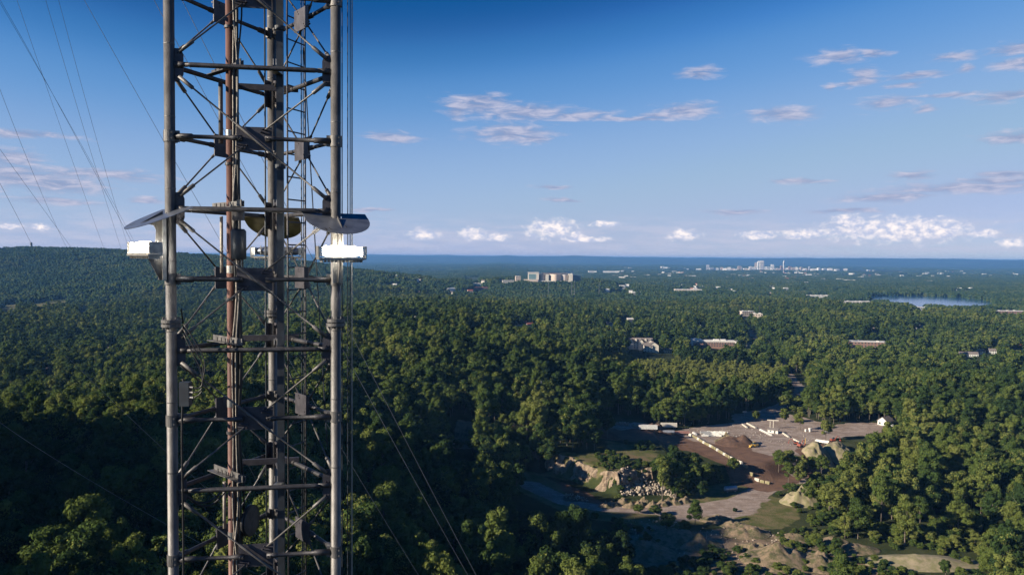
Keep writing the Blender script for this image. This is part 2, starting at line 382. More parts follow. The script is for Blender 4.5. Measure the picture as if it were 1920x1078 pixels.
grass = np.maximum.reduce([soft(FLOOR, 10), soft(LEDGE, 10) * 0.8, soft(GRASS_R, 3)])
for L in LAWNS:
    X, Y = gx.ravel(), gy.ravel(); d, _ = seg_dist(X, Y, L + [L[0]]); s = inpoly(X, Y, L)
    grass = np.maximum(grass, ss(np.where(s, d, -d) / 6 + 0.5))
ca = me.color_attributes.new('zones', 'FLOAT_COLOR', 'POINT')
ca.data.foreach_set('color', np.stack([gravel, soil, sand, grass], -1).ravel().astype(np.float32))
m_g, t, p, o_ = newmat('ground_cover')
at = nd(t, 'ShaderNodeAttribute', attribute_name='zones'); sp = nd(t, 'ShaderNodeSeparateColor'); t.links.new(at.outputs['Color'], sp.inputs[0])
geo = nd(t, 'ShaderNodeNewGeometry').outputs['Position']
nA = noise(t, geo, 0.12, 8, 0.65); nB = noise(t, geo, 0.9, 6, 0.6); nC = noise(t, geo, 0.02, 5, 0.6); nF = noise(t, geo, 0.0022, 7, 0.68)
def brk(m, k=0.9): return sstep(t, mth(t, 'ADD', m, mth(t, 'MULTIPLY', mth(t, 'SUBTRACT', nA, 0.5), k)), 0.35, 0.62)
cc = mixc(t, sstep(t, nA, 0.35, 0.65), (0.022, 0.034, 0.012), (0.045, 0.055, 0.02))
cc = mixc(t, mth(t, 'MULTIPLY', sstep(t, nF, 0.52, 0.66), 0.6), cc, (0.12, 0.12, 0.07))
cc = mixc(t, brk(at.outputs['Alpha']), cc, mixc(t, sstep(t, nA, 0.38, 0.62), (0.085, 0.10, 0.03), (0.17, 0.14, 0.075)))
cc = mixc(t, brk(sp.outputs[2]), cc, mixc(t, nB, (0.30, 0.22, 0.16), (0.17, 0.13, 0.09)))
cc = mixc(t, brk(sp.outputs[0], 0.6), cc, mixc(t, sstep(t, nA, 0.3, 0.7), mixc(t, sstep(t, nB, 0.3, 0.7), (0.30, 0.245, 0.22), (0.46, 0.385, 0.34)), (0.25, 0.19, 0.155)))
trk = noise(t, vmth(t, 'MULTIPLY', nd(t, 'ShaderNodeVectorRotate').outputs[0] if False else geo, (0.03, 0.55, 1)), 1.0, 4, 0.6, 0.8)
cc = mixc(t, mth(t, 'MULTIPLY', sstep(t, trk, 0.52, 0.60), mth(t, 'MULTIPLY', brk(sp.outputs[0], 0.6), 0.45)), cc, (0.15, 0.115, 0.10))
cc = mixc(t, mth(t, 'MULTIPLY', brk(sp.outputs[1], 0.8), 0.9), cc, mixc(t, sstep(t, nA, 0.3, 0.7), (0.10, 0.055, 0.038), (0.19, 0.11, 0.075)))
t.links.new(cc, p.inputs['Base Color']); p.inputs['Roughness'].default_value = 0.95; p.inputs['Specular IOR Level'].default_value = 0.1
b = nd(t, 'ShaderNodeBump'); b.inputs['Strength'].default_value = 0.7; b.inputs['Distance'].default_value = 0.6
t.links.new(nB, b.inputs['Height']); t.links.new(b.outputs[0], p.inputs['Normal'])
me.materials.append(m_g)
ground = bpy.data.objects.new('ground', me); col.objects.link(ground); tag(ground, kind='structure')

# ------------------------------------------------------------------ waters
def water(name, poly, z, c):
    m, t, p, o = newmat(name + '_surface'); p.inputs['Base Color'].default_value = (*c, 1); p.inputs['Roughness'].default_value = 0.12
    b = nd(t, 'ShaderNodeBump'); b.inputs['Strength'].default_value = 0.25; b.inputs['Distance'].default_value = 0.15
    t.links.new(noise(t, nd(t, 'ShaderNodeNewGeometry').outputs['Position'], 0.35, 5), b.inputs['Height']); t.links.new(b.outputs[0], p.inputs['Normal'])
    mb_ = MB(); cxp = sum(q[0] for q in poly) / len(poly); cyp = sum(q[1] for q in poly) / len(poly)
    vs = [(cxp + (q[0] - cxp) * 1.04, cyp + (q[1] - cyp) * 1.04, z) for q in poly]
    mb_.add(vs, [tuple(range(len(vs)))])
    o = mb_.build(name, m); tag(o, kind='structure'); return o
water('lake', LAKE, LAKE_Z, (0.015, 0.07, 0.20)); water('pond', POND, POND_Z, (0.02, 0.06, 0.14))

# ------------------------------------------------------------------ trees
def leafmat(name, cols, trans=0.22):
    m, t, p, o = newmat(name); t.nodes.remove(p)
    oi = nd(t, 'ShaderNodeObjectInfo'); at = nd(t, 'ShaderNodeAttribute', attribute_name='tint')
    geo = nd(t, 'ShaderNodeNewGeometry')
    v = mth(t, 'FRACT', mth(t, 'ADD', mth(t, 'MULTIPLY', oi.outputs['Random'], 1.0), at.outputs['Fac']))
    big = noise(t, geo.outputs['Position'], 0.006, 4, 0.6)
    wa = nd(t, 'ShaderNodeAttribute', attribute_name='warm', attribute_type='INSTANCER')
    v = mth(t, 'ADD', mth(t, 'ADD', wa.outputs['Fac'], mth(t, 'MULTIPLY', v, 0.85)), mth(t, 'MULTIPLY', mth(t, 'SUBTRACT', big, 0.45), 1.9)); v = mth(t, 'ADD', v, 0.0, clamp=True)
    r = nd(t, 'ShaderNodeValToRGB'); t.links.new(v, r.inputs[0]); e = r.color_ramp.elements
    e[0].position = 0.0; e[0].color = (*cols[0], 1); e[1].position = 1.0; e[1].color = (*cols[-1], 1)
    for k, c_ in enumerate(cols[1:-1]):
        q = e.new((k + 1) / (len(cols) - 1)); q.color = (*c_, 1)
    d = nd(t, 'ShaderNodeBsdfDiffuse'); tr = nd(t, 'ShaderNodeBsdfTranslucent'); mx = nd(t, 'ShaderNodeMixShader'); mx.inputs[0].default_value = trans
    t.links.new(r.outputs[0], d.inputs[0]); t.links.new(r.outputs[0], tr.inputs[0])
    t.links.new(d.outputs[0], mx.inputs[1]); t.links.new(tr.outputs[0], mx.inputs[2]); t.links.new(mx.outputs[0], o.inputs[0]); return m
M_leaf = leafmat('foliage', [(0.028, 0.050, 0.022), (0.044, 0.076, 0.024), (0.072, 0.108, 0.030), (0.112, 0.146, 0.036), (0.178, 0.198, 0.056)])
M_leaff_shaded = leafmat('foliage_far_shaded', [(0.018, 0.036, 0.016), (0.027, 0.050, 0.018), (0.038, 0.064, 0.022), (0.055, 0.080, 0.027), (0.082, 0.098, 0.034)], 0.1)  # darker than near leaves: shade between far crowns is put into the colour
M_bark = mat('bark', (0.10, 0.08, 0.06), (0.16, 0.135, 0.11), 3, 0.9)

ICO_V = None
def ico(sub=1):
    import bmesh
    bm = bmesh.new(); bmesh.ops.create_icosphere(bm, subdivisions=sub, radius=1.0)
    v = np.array([p.co[:] for p in bm.verts]); f = np.array([[q.index for q in p.verts] for p in bm.faces]); bm.free(); return v, f
ICO1 = ico(1); ICO2 = ico(2)
def mesh_np(name, verts, faces_q, faces_t, tint, m):
    me = bpy.data.meshes.new(name)
    nq, nt = len(faces_q), len(faces_t)
    me.vertices.add(len(verts)); me.vertices.foreach_set('co', np.asarray(verts, np.float32).ravel())
    li = np.concatenate([np.asarray(faces_q, np.int32).ravel(), np.asarray(faces_t, np.int32).ravel()])
    me.loops.add(len(li)); me.loops.foreach_set('vertex_index', li)
    me.polygons.add(nq + nt)
    me.polygons.foreach_set('loop_start', np.concatenate([np.arange(nq) * 4, nq * 4 + np.arange(nt) * 3]).astype(np.int32))
    me.polygons.foreach_set('loop_total', np.concatenate([np.full(nq, 4), np.full(nt, 3)]).astype(np.int32))
    a = me.attributes.new('tint', 'FLOAT', 'POINT'); a.data.foreach_set('value', np.asarray(tint, np.float32))
    me.materials.append(m); me.update(); return me
def crown_np(r, rx, rz, zc, nlobe, lobe_r, nq, size, kind='round'):
    cs = []
    for k in range(nlobe):
        z = r.uniform(-0.75, 1.0); a = r.uniform(0, 2 * math.pi) + k
        rr = math.sqrt(max(0, 1 - z * z)) * (0.42 + 0.48 * r.random())
        if kind == 'cone': rr = (1 - (z + 0.75) / 1.75) * 0.9 + 0.06
        cs.append((math.cos(a) * rr * rx, math.sin(a) * rr * rx, zc + z * rz * (0.66 + 0.24 * r.random()), lobe_r * r.uniform(0.6, 1.35)))
    cs = np.array(cs)
    V = []; T = []; F3 = []; base = 0
    for c_ in cs:                                           # inner body of each bough
        v = ICO1[0] * (c_[3] * 0.74) * (1 + (r.random((len(ICO1[0]), 1)) - 0.5) * 0.35) * [1, 1, 0.85] + c_[:3]
        V.append(v); F3.append(ICO1[1] + base); T.append(np.full(len(v), 0.0)); base += len(v)
    tint_l = r.uniform(-0.10, 0.10, nlobe)
    n = nq * 2
    k = r.integers(0, nlobe, n); d = r.normal(size=(n, 3)); d[:, 2] += 0.35; d /= np.linalg.norm(d, axis=1)[:, None]
    pos = cs[k, :3] + d * cs[k, 3:4] * r.uniform(0.75, 1.28, (n, 1)) * [1, 1, 0.85]
    inside = np.zeros(n, bool)
    for c_ in cs: inside |= (np.linalg.norm((pos - c_[:3]) / [1, 1, 0.85], axis=1) < c_[3] * 0.72)
    keep = np.where(~inside)[0][:nq]; pos = pos[keep]; d = d[keep]; k = k[keep]; n = len(keep)
    nn = d + r.normal(size=(n, 3)) * 0.42; nn /= np.linalg.norm(nn, axis=1)[:, None]
    q = r.normal(size=(n, 3)); ux = np.cross(nn, q); ux /= np.linalg.norm(ux, axis=1)[:, None]; uy = np.cross(nn, ux)
    s = size * r.uniform(0.55, 1.15, (n, 1)); s2 = s * r.uniform(0.5, 1.0, (n, 1))
    qv = np.stack([pos - ux * s, pos - uy * s2 + nn * s * 0.12, pos + ux * s, pos + uy * s2 - nn * s * 0.15], 1).reshape(-1, 3)
    V.append(qv); T.append(np.repeat(tint_l[k] + r.uniform(-0.09, 0.09, n), 4))
    F4 = (np.arange(n * 4).reshape(-1, 4) + base)
    return np.concatenate(V), F4, np.concatenate(F3), np.concatenate(T)
def trunk_mb(r, hgt, rad, cr):
    mb_ = MB(); pts = [(0, 0, -1.5), (r.uniform(-.2, .2), r.uniform(-.2, .2), hgt * 0.4), (r.uniform(-.5, .5), r.uniform(-.5, .5), hgt * 0.8)]
    mb_.poly(pts, [rad, rad * 0.75, rad * 0.3], 7)
    for k in range(5):
        a = k * 1.3 + r.random(); z0 = hgt * r.uniform(0.35, 0.6)
        mb_.poly([(0, 0, z0), (math.cos(a) * cr * 0.4, math.sin(a) * cr * 0.4, z0 + 1.8), (math.cos(a) * cr * 0.75, math.sin(a) * cr * 0.75, z0 + 4.0)], [rad * 0.45, rad * 0.3, rad * 0.1], 5)
    return mb_
SHAPES = []
rr_ = np.random.default_rng(5)
spec = [('round', 5.2, 7.2, 10.4, 30, 1.45), ('round', 4.4, 8.2, 11.4, 30, 1.35), ('round', 5.9, 6.4, 9.6, 34, 1.4), ('round', 4.7, 6.4, 9.4, 26, 1.4),
        ('round', 3.8, 8.8, 11.8, 28, 1.25), ('round', 5.4, 7.4, 10.6, 38, 1.25), ('cone', 3.7, 8.4, 11.0, 30, 1.3), ('round', 3.4, 5.6, 7.0, 18, 1.25)]
crown_meshes = []; trunk_meshes = []; lod0 = []; lod1 = []
tcol = bpy.data.collections.new('tree_shapes_near'); tcol1 = bpy.data.collections.new('tree_shapes_mid'); tcol2 = bpy.data.collections.new('tree_shapes_far'); tcol3 = bpy.data.collections.new('tree_shapes_remote')
for k, (kd, rx, rz, zc, nl, lr) in enumerate(spec):
    V, F4, F3, T = crown_np(rr_, rx, rz, zc, nl, lr, 4200, 0.36, kd)
    cm = mesh_np('crown', V, F4, F3, T, M_leaf); crown_meshes.append(cm)
    tb = trunk_mb(rr_, zc + rz * 0.5, 0.26, rx); tm = bpy.data.meshes.new('trunk'); tm.from_pydata(tb.v, [], tb.f); tm.materials.append(M_bark); trunk_meshes.append(tm)
    # a joined tree for the mass of the wood
    tv = np.array(tb.v); tf4 = np.array([f for f in tb.f if len(f) == 4]); nb0 = len(V)
    jm = mesh_np('tree_shape', np.concatenate([V, tv]), np.concatenate([F4, tf4 + nb0]), F3, np.concatenate([T, np.zeros(len(tv))]), M_leaf)
    jm.materials.append(M_bark); mi = np.zeros(len(jm.polygons), np.int32); mi[len(F4):len(F4) + len(tf4)] = 1; jm.polygons.foreach_set('material_index', mi)
    ob = bpy.data.objects.new('tree_a%02d' % k, jm); tcol.objects.link(ob)
    V, F4, F3, T = crown_np(rr_, rx, rz, zc, max(9, nl - 8), lr * 1.15, 800, 0.75, kd)
    ob = bpy.data.objects.new('tree_b%02d' % k, mesh_np('tree_shape', V, F4, F3, T, M_leaf)); tcol1.objects.link(ob)
def patch(r, size, n, lobes, R0, jit):
    V = []; F = []; T = []; base = 0; g = int(math.ceil(math.sqrt(n)))
    for a in range(g):
        for b_ in range(g):
            x = ((a + 0.5 + r.uniform(-.45, .45)) / g - 0.5) * size; y = ((b_ + 0.5 + r.uniform(-.45, .45)) / g - 0.5) * size
            hh = r.uniform(9, 15.5); ti = r.random() * 0.8
            for l in range(lobes):
                rad_ = R0 * r.uniform(0.55, 0.95); c_ = np.array([x, y, hh]) + r.normal(size=3) * [R0 * .45, R0 * .45, R0 * .35]
                v = ICO1[0] * rad_ * (1 + (r.random((12, 1)) - .5) * jit) * [1, 1, 0.9] + c_
                V.append(v); F.append(ICO1[1] + base); T.append(np.full(12, ti + r.uniform(-.08, .08))); base += 12
            v = ICO1[0] * [R0 * 1.1, R0 * 1.1, 8] + [x, y, hh - 9]; V.append(v); F.append(ICO1[1] + base); T.append(np.full(12, ti)); base += 12
    return np.concatenate(V), np.zeros((0, 4), int), np.concatenate(F), np.concatenate(T)
for k in range(7):
    P_ = patch(rr_, 44, 30, 9, 4.2, 0.5); ob = bpy.data.objects.new('wood_c%02d' % k, mesh_np('wood_shape', P_[0], P_[1], P_[2], P_[3], M_leaff_shaded)); tcol2.objects.link(ob)
    P_ = patch(rr_, 190, 170, 2, 9.5, 0.6); ob = bpy.data.objects.new('wood_d%02d' % k, mesh_np('wood_shape', P_[0], P_[1], P_[2], P_[3], M_leaff_shaded)); tcol3.objects.link(ob)

# ------------------------------------------------------------------ buildings: where they stand (trees keep clear of them)
CLEAR = []        # (x, y, radius across, length towards the camera)
BOXES = []
def clear_at(p, rad_, front=None, hh=7):
    d = math.hypot(p[0], p[1]); drop = (CZ - p[2]) / d
    CLEAR.append((p[0], p[1], rad_, 10 if front is None else min(front, 10)))
    if front != 0: BOXES.append((p, rad_ * 1.7, hh))
BLD = []

VMASK = np.zeros((1078 // 2 + 1, 1920 // 2 + 1), bool)
def show(poly):
    us = [p[0] for p in poly]; vs_ = [p[1] for p in poly]
    a0, a1 = max(0, int(min(us)) // 2), min(VMASK.shape[1], int(max(us)) // 2 + 2); b0, b1 = max(0, int(min(vs_)) // 2), min(VMASK.shape[0], int(max(vs_)) // 2 + 2)
    if a1 <= a0 or b1 <= b0: return
    A, B = np.meshgrid(np.arange(a0, a1) * 2 + 1.0, np.arange(b0, b1) * 2 + 1.0); VMASK[b0:b1, a0:a1] |= inpoly(A, B, poly)
def showpt(p, w, h):
    # the window of the picture through which a thing w wide and h tall standing at p is seen
    u_, v_, d_ = proj(np.array([p[0]]), np.array([p[1]]), np.array([p[2]])); k_ = FPX / d_[0]; u_, v_ = u_[0], v_[0]
    show([(u_ - w * k_ / 2, v_ - h * k_), (u_ + w * k_ / 2, v_ - h * k_), (u_ + w * k_ / 2, v_ + 1.0), (u_ - w * k_ / 2, v_ + 1.0)])
for q_ in (((1150, 804), (1190, 800), (1196, 790), (1285, 790), (1290, 804), (1330, 797), (1372, 790), (1380, 772), (1445, 764), (1500, 778), (1560, 796), (1660, 790), (1650, 812), (1562, 816), (1562, 846), (1510, 862), (1455, 868), (1452, 935), (1475, 945), (1560, 985), (1470, 998), (1240, 985), (1080, 972), (960, 925), (1000, 880), (1020, 868), (1140, 868), (1160, 846), (1215, 846), (1225, 905), (1262, 915), (1275, 948), (1340, 935), (1362, 905), (1395, 898), (1432, 892), (1380, 872), (1290, 838), (1150, 832)),
           ((1500, 846), (1585, 846), (1585, 862), (1540, 880), (1505, 878)), ((1475, 925), (1530, 925), (1535, 948), (1475, 948)), ((1210, 980), (1420, 980), (1500, 1000), (1560, 1060), (1500, 1078), (1420, 1078), (1330, 1040), (1200, 1040)),
           ((1580, 1000), (1700, 1015), (1800, 1078), (1680, 1078), (1600, 1040)), ((843, 836), (862, 829), (896, 829), (890, 841), (850, 847)), ((1480, 690), (1505, 690), (1512, 725), (1490, 735)), ((1406, 620), (1416, 620), (1416, 636), (1408, 636)),
           ((1626, 556), (1680, 555), (1745, 556), (1800, 559), (1856, 568), (1850, 574), (1770, 573), (1700, 569), (1640, 562)), ((352, 712), (385, 697), (410, 690), (440, 690), (452, 694), (425, 701), (395, 707), (370, 716)),
           ((0, 572), (30, 570), (32, 582), (0, 584)), ((60, 571), (130, 562), (134, 570), (70, 576)), ((455, 680), (500, 674), (560, 676), (500, 682)), ((1460, 780), (1500, 784), (1500, 793), (1460, 795)), ((1600, 790), (1632, 790), (1632, 800), (1600, 800))): show(q_)
def hides(x, y, z, hgt, wid):
    b = np.zeros(len(x), bool)
    for f in (.45, .7, .92, 1.02):
        for g in (-.75, 0, .75):
            u_, v_, d_ = proj(x + g * wid * (1 if f < .9 else .4), y, z + hgt * f)
            ok = (u_ > 0) & (u_ < 1919) & (v_ > 0) & (v_ < 1077) & (d_ > 0)
            b |= ok & VMASK[np.where(ok, v_ // 2, 0).astype(int), np.where(ok, u_ // 2, 0).astype(int)]
    return b
def blocked(x, y, margin=0.0):
    b = np.zeros(len(x), bool)
    for poly in (YARD, LEDGE, FLOOR, LOT, MOUND_R, POND, LAKE, GRASS_R, *LAWNS):
        d, _ = seg_dist(x, y, list(poly) + [poly[0]]); b |= inpoly(x, y, poly) | (d < 3.0 + margin)
    for pts, wd in ((ROADN, 8.0), (ROADL, 10)):
        d, _ = seg_dist(x, y, pts); b |= d < wd + margin
    for (cx_, cy_, ra, fr) in CLEAR:
        L = math.hypot(cx_, cy_); ux_, uy_ = cx_ / L, cy_ / L
        al = (x - cx_) * ux_ + (y - cy_) * uy_; ac = (x - cx_) * uy_ - (y - cy_) * ux_
        b |= (np.abs(ac) < ra + margin) & (al < ra * 0.7 + margin) & (al > -fr - margin)
    b |= np.hypot(x, y) < 60
    return b
def scatter(r0, r1, sp_, a0, a1, seed):
    r = np.random.default_rng(seed)
    x = np.arange(-r1, r1, sp_); y = np.arange(-r1 if a1 > 90 else 0, r1, sp_ * 0.87)
    X, Y = np.meshgrid(x, y); X = X + (np.arange(len(y)) % 2)[:, None] * sp_ * 0.5
    X = X.ravel() + r.uniform(-.42, .42, X.size) * sp_; Y = Y.ravel() + r.uniform(-.42, .42, Y.size) * sp_
    d = np.hypot(X, Y); a = np.degrees(np.arctan2(X, Y)); k = (d > r0) & (d <= r1) & (a > a0) & (a < a1)
    return X[k], Y[k]

ORD = ['first', 'second', 'third', 'fourth', 'fifth', 'sixth', 'seventh', 'eighth', 'ninth', 'tenth', 'eleventh', 'twelfth', 'thirteenth', 'fourteenth', 'fifteenth', 'sixteenth', 'seventeenth', 'eighteenth', 'nineteenth', 'twentieth']
ORD += ['twenty-' + o for o in ORD[:9]] + ['thirtieth'] + ['thirty-' + o for o in ORD[:9]]
def name_by_landmark(items, marks):
    """items: (object, kind, u, v); says which thing by what it is nearest to, then by its order there"""
    bins = {}
    for (o, kd, u, v) in items:
        m = min(marks, key=lambda q: math.hypot(u - q[1], (v - q[2]) * q[3])); dx, dy = u - m[1], (v - m[2]) * m[3]
        rel = ('right of' if dx > 0 else 'left of') if abs(dx) > abs(dy) else ('below' if dy > 0 else 'above')
        if math.hypot(dx, dy) < m[4]: rel = 'just ' + rel
        bins.setdefault((kd, rel, m[0]), []).append((u, v, o))
    for (kd, rel, mk), L in bins.items():
        L.sort(key=lambda q: q[0])
        for i, (u, v, o) in enumerate(L):
            base = '%s %s %s' % (kd, rel, mk); n = len(L)
            if n == 1: pass
            elif n == 2: base += ', ' + ('left' if i == 0 else 'right') + ' one of two'
            else: base += ', ' + ('leftmost one' if i == 0 else 'rightmost one' if i == n - 1 else ORD[i] + ' from left')
            o['label'] = base
# ------------------------------------------------------------------ building materials
M_wallw = mat('cream_wall', (0.62, 0.58, 0.50), (0.55, 0.51, 0.44), 0.4, 0.8)
M_wallp = mat('pinkish_stone', (0.60, 0.50, 0.42), (0.52, 0.43, 0.36), 0.2, 0.8)
M_brick = mat('brick_wall', (0.27, 0.16, 0.125), (0.22, 0.135, 0.11), 1.5, 0.85)
M_roofg = mat('grey_shingle', (0.20, 0.17, 0.16), (0.15, 0.13, 0.125), 1.2, 0.9)
M_roofw = mat('white_roof', (0.70, 0.68, 0.64), (0.60, 0.58, 0.55), 0.3, 0.7)
M_roofr = mat('red_roof', (0.36, 0.11, 0.08), (0.30, 0.10, 0.075), 1, 0.8)
M_roofd = mat('dark_roof', (0.10, 0.09, 0.095), (0.14, 0.13, 0.13), 0.5, 0.8)
M_glass = mat('dark_glass', (0.03, 0.05, 0.07), (0.05, 0.08, 0.10), 0.3, 0.15)
M_glassb = mat('green_glass', (0.10, 0.24, 0.27), (0.07, 0.18, 0.22), 0.3, 0.2)
M_glassd = mat('blue_black_glass', (0.02, 0.05, 0.085), (0.03, 0.06, 0.10), 0.3, 0.25)
M_cont = [mat('tower_wall_' + n, c, tuple(x * .9 for x in c), 0.05, 0.7) for n, c in (('pale', (0.62, 0.58, 0.54)), ('grey', (0.34, 0.34, 0.36)), ('tan', (0.48, 0.38, 0.30)), ('brown', (0.27, 0.17, 0.13)), ('white', (0.72, 0.70, 0.66)))]

def gable(mb_w, mb_r, c, L, Wd, hw, hr, rz, ov=0.5):
    """walls with gable ends into mb_w, roof sheets into mb_r; ridge along local x"""
    Mz = Matrix.Rotation(rz, 3, 'Z'); c = Vector(c)
    P = lambda x, y, z: c + Mz @ Vector((x, y, z))
    a, b_ = L / 2, Wd / 2
    vs = [P(-a, -b_, -2), P(a, -b_, -2), P(a, b_, -2), P(-a, b_, -2), P(-a, -b_, hw), P(a, -b_, hw), P(a, b_, hw), P(-a, b_, hw), P(-a, 0, hw + hr), P(a, 0, hw + hr)]
    mb_w.add(vs, [(0, 1, 5, 4), (2, 3, 7, 6), (1, 2, 6, 9, 5), (3, 0, 4, 8, 7)])
    sl = hr / b_
    for sgn in (-1, 1):
        y0, z0 = sgn * (b_ + ov), hw - ov * sl
        q = [P(-a - ov, y0, z0 + .05), P(a + ov, y0, z0 + .05), P(a + ov, 0, hw + hr + .05), P(-a - ov, 0, hw + hr + .05)]
        q2 = [p + Vector((0, 0, 0.3)) for p in q]
        mb_r.add(q + q2, [(0, 1, 2, 3), (7, 6, 5, 4), (0, 4, 5, 1), (1, 5, 6, 2), (2, 6, 7, 3), (3, 7, 4, 0)])
PANES = {}
def pane(parent, c, rz, w, hh, m, name='window'):
    key = (round(w, 2), round(hh, 2), m.name)
    if key not in PANES:
        mb_ = MB().box((0, 0, 0), (w, 0.16, hh)).box((0, -.05, -hh / 2 - .06), (w + .2, .2, .1)); o = mb_.build(name, m); PANES[key] = o.data
    else: o = bpy.data.objects.new(name, PANES[key]); col.objects.link(o)
    o.parent = parent; o.location = c; o.rotation_euler = (0, 0, rz)
def windows(parent, c, L, Wd, h0, floors, fh, n, rz, side=-1, w=1.3, hh=1.5, m=None, name='window', ends=0):
    Mz = Matrix.Rotation(rz, 3, 'Z'); c = Vector(c); m = m or M_glass
    for f in range(floors):
        for k in range(n): pane(parent, c + Mz @ Vector(((k + 0.5) / n * L - L / 2, side * (Wd / 2 + .04), h0 + f * fh)), rz, w, hh, m)
        for k in range(ends): pane(parent, c + Mz @ Vector((-(L / 2 + .04), (k + 0.5) / ends * Wd - Wd / 2, h0 + f * fh)), rz - math.pi / 2, w, hh, m)

def house(u, v, label, L=13, Wd=9, hw=5.0, hr=3.0, rz=0.0, wm=None, rm=None, name='house', group=None, clr=True, cat='house'):
    p = gpt(u, v)
    root = empty(name, p, rz); tag(root, label, cat, group)
    w, r = MB(), MB(); gable(w, r, (0, 0, 0), L, Wd, hw, hr, 0)
    w.build('wall', wm or M_white, root); r.build('roof', rm or M_roofg, root)
    windows(root, (0, 0, 0), L, Wd, 1.6, 2 if hw > 4.5 else 1, 2.7, max(2, int(L / 3)), 0, ends=2)
    if clr: clear_at(p, L * 0.62 + 3, 46 if p.length < 1800 else 90)
    return root
def flatb(u, v, L, Wd, hgt, label, wm, rm, rz=0.0, floors=2, name='commercial_building', group=None, extra=None, cat='building', up=0.0):
    p = gpt(u, v); p.z += up; root = empty(name, p, rz); tag(root, label, cat, group)
    MB().box((0, 0, hgt / 2 - 3), (L, Wd, hgt + 6)).build('wall', wm, root)
    r = MB().box((0, 0, hgt + .25), (L + 0.8, Wd + .8, 0.5))
    n = max(2, int(L / 22))
    for k in range(n): r.box(((k + .5) / n * L - L / 2 + random.uniform(-3, 3), random.uniform(-.2, .2) * Wd, hgt + 1.3), (random.uniform(3, 6), 3, 1.6))
    r.build('roof', rm, root)
    fh = hgt / floors
    windows(root, (0, 0, 0), L, Wd, fh * .55, floors, fh, max(3, min(18, int(L / 5))), 0, w=2.4, hh=fh * .42, ends=max(2, min(5, int(Wd / 8))))
    clear_at(p, L * 0.52 + 4, None, hgt + 1.5)
    return root

# hospital on its hill
def hospital():
    S = HOSP.length / FPX                               # metres per photo pixel at that distance
    root = empty('hospital', (HOSP.x, HOSP.y, hz(HOSP.x, HOSP.y))); tag(root, 'large pale stepped hospital with curved wings and a glass front on the wooded hill', 'hospital')
    X = lambda u: (u - 1035) * S
    Zp = lambda v: (527 - v) * S
    B = MB(); B.box((X(1000), 0, (Zp(511.5) - 16) / 2), (20 * S, 46, Zp(511.5) + 16)); B.build('front_block', M_wallw, root)
    for f in range(5): MB().box((X(998), -23.3, Zp(524) + f * 5.0 + 2), (13 * S, 0.8, 3.6)).build('window', M_glassb, root)
    MB().box((X(1000), 0, Zp(511) + 1), (21 * S, 47, 1.5)).build('roof', M_roofw, root)
    def drum(u0, u1, h, depth, m, bulge, name='curved_wing'):
        xa, xb = X(u0), X(u1); n = 18; pts = []
        for k in range(n + 1):
            t_ = k / n; pts.append((xa + (xb - xa) * t_, -bulge * math.sin(math.pi * t_)))
        poly = pts + [(xb, depth), (xa, depth)]
        b_ = MB(); vs = [(x, y, -12) for x, y in poly] + [(x, y, h) for x, y in poly]; m_ = len(poly)
        b_.add(vs, [tuple(range(m_, 2 * m_))] + [(i, (i + 1) % m_, m_ + (i + 1) % m_, m_ + i) for i in range(m_)])
        o = b_.build(name, m, root)
        for f in range(1, 7):
            s_ = MB()
            for k in range(n):
                a, c_ = pts[k], pts[k + 1]
                s_.add([(a[0], a[1] - .35, h * f / 7 - .9), (c_[0], c_[1] - .35, h * f / 7 - .9), (c_[0], c_[1] - .35, h * f / 7 + .9), (a[0], a[1] - .35, h * f / 7 + .9),
                        (a[0], a[1] + .5, h * f / 7 - .9), (c_[0], c_[1] + .5, h * f / 7 - .9), (c_[0], c_[1] + .5, h * f / 7 + .9), (a[0], a[1] + .5, h * f / 7 + .9)],
                       [(0, 1, 2, 3), (0, 4, 5, 1), (3, 2, 6, 7)])
            s_.build('window', M_cont[2], o)
        return o
    drum(1011, 1022.5, Zp(513.7), 50, M_wallp, 16)
    MB().box((X(1025.5), 6, Zp(514) / 2 - 6), (6 * S, 40, Zp(514) + 12)).build('stair_tower', M_wallw, root)
    MB().box((X(1028.6), 8, Zp(515.5) / 2 - 6), (1.6 * S, 38, Zp(515.5) + 12)).build('window', M_glassd, root)
    drum(1030, 1053, Zp(513.8), 60, M_wallp, 22)
    drum(1052.5, 1066, Zp(514.5), 52, M_cont[1], 12)
    MB().box((X(1069.5), 2, Zp(513) / 2 - 6), (7 * S, 50, Zp(513) + 12)).build('stair_tower', M_wallw, root)
    MB().box((X(1071), -8, Zp(512) / 2 - 6), (2.0 * S, 20, Zp(512) + 12)).build('stair_tower', M_white, root)
    MB().box((X(1081), 16, Zp(515) / 2 - 6), (15 * S, 50, Zp(515) + 12)).build('glass_block', M_glassd, root)
    MB().box((X(1040), 30, Zp(512.6)), (50 * S, 26, 5)).build('roof', M_roofd, root)
    MB().box((X(995), -42, 0), (26 * S, 40, Zp(521.5) + 4)).build('podium', M_wallp, root)
    MB().box((X(1040), -40, -3), (62 * S, 24, 12)).build('podium', M_wallw, root)
    clear_at(HOSP, 50 * S, 40, 40); BOXES.append((Vector((X(960), HOSP.y, HOSP.z)), 60, 16))
    for u, v, L, Wd, h, lb, wm in ((971, 526.5, 22, 24, 20, 'round pale annex left of the big hospital', M_wallp), (953, 530, 50, 20, 10, 'low cream clinic building at the left foot of the hospital hill', M_wallw),
                                   (895, 535, 30, 18, 8, 'small white building left of the hospital hill', M_white), (900, 543, 60, 25, 9, 'reddish roofed school building among trees left of the hospital', M_brick)):
        flatb(u, v, L, Wd, h, lb, wm, M_roofw if wm is not M_brick else M_roofr, R(8), name='annex_building' if wm is M_wallp else 'low_building')
hospital()
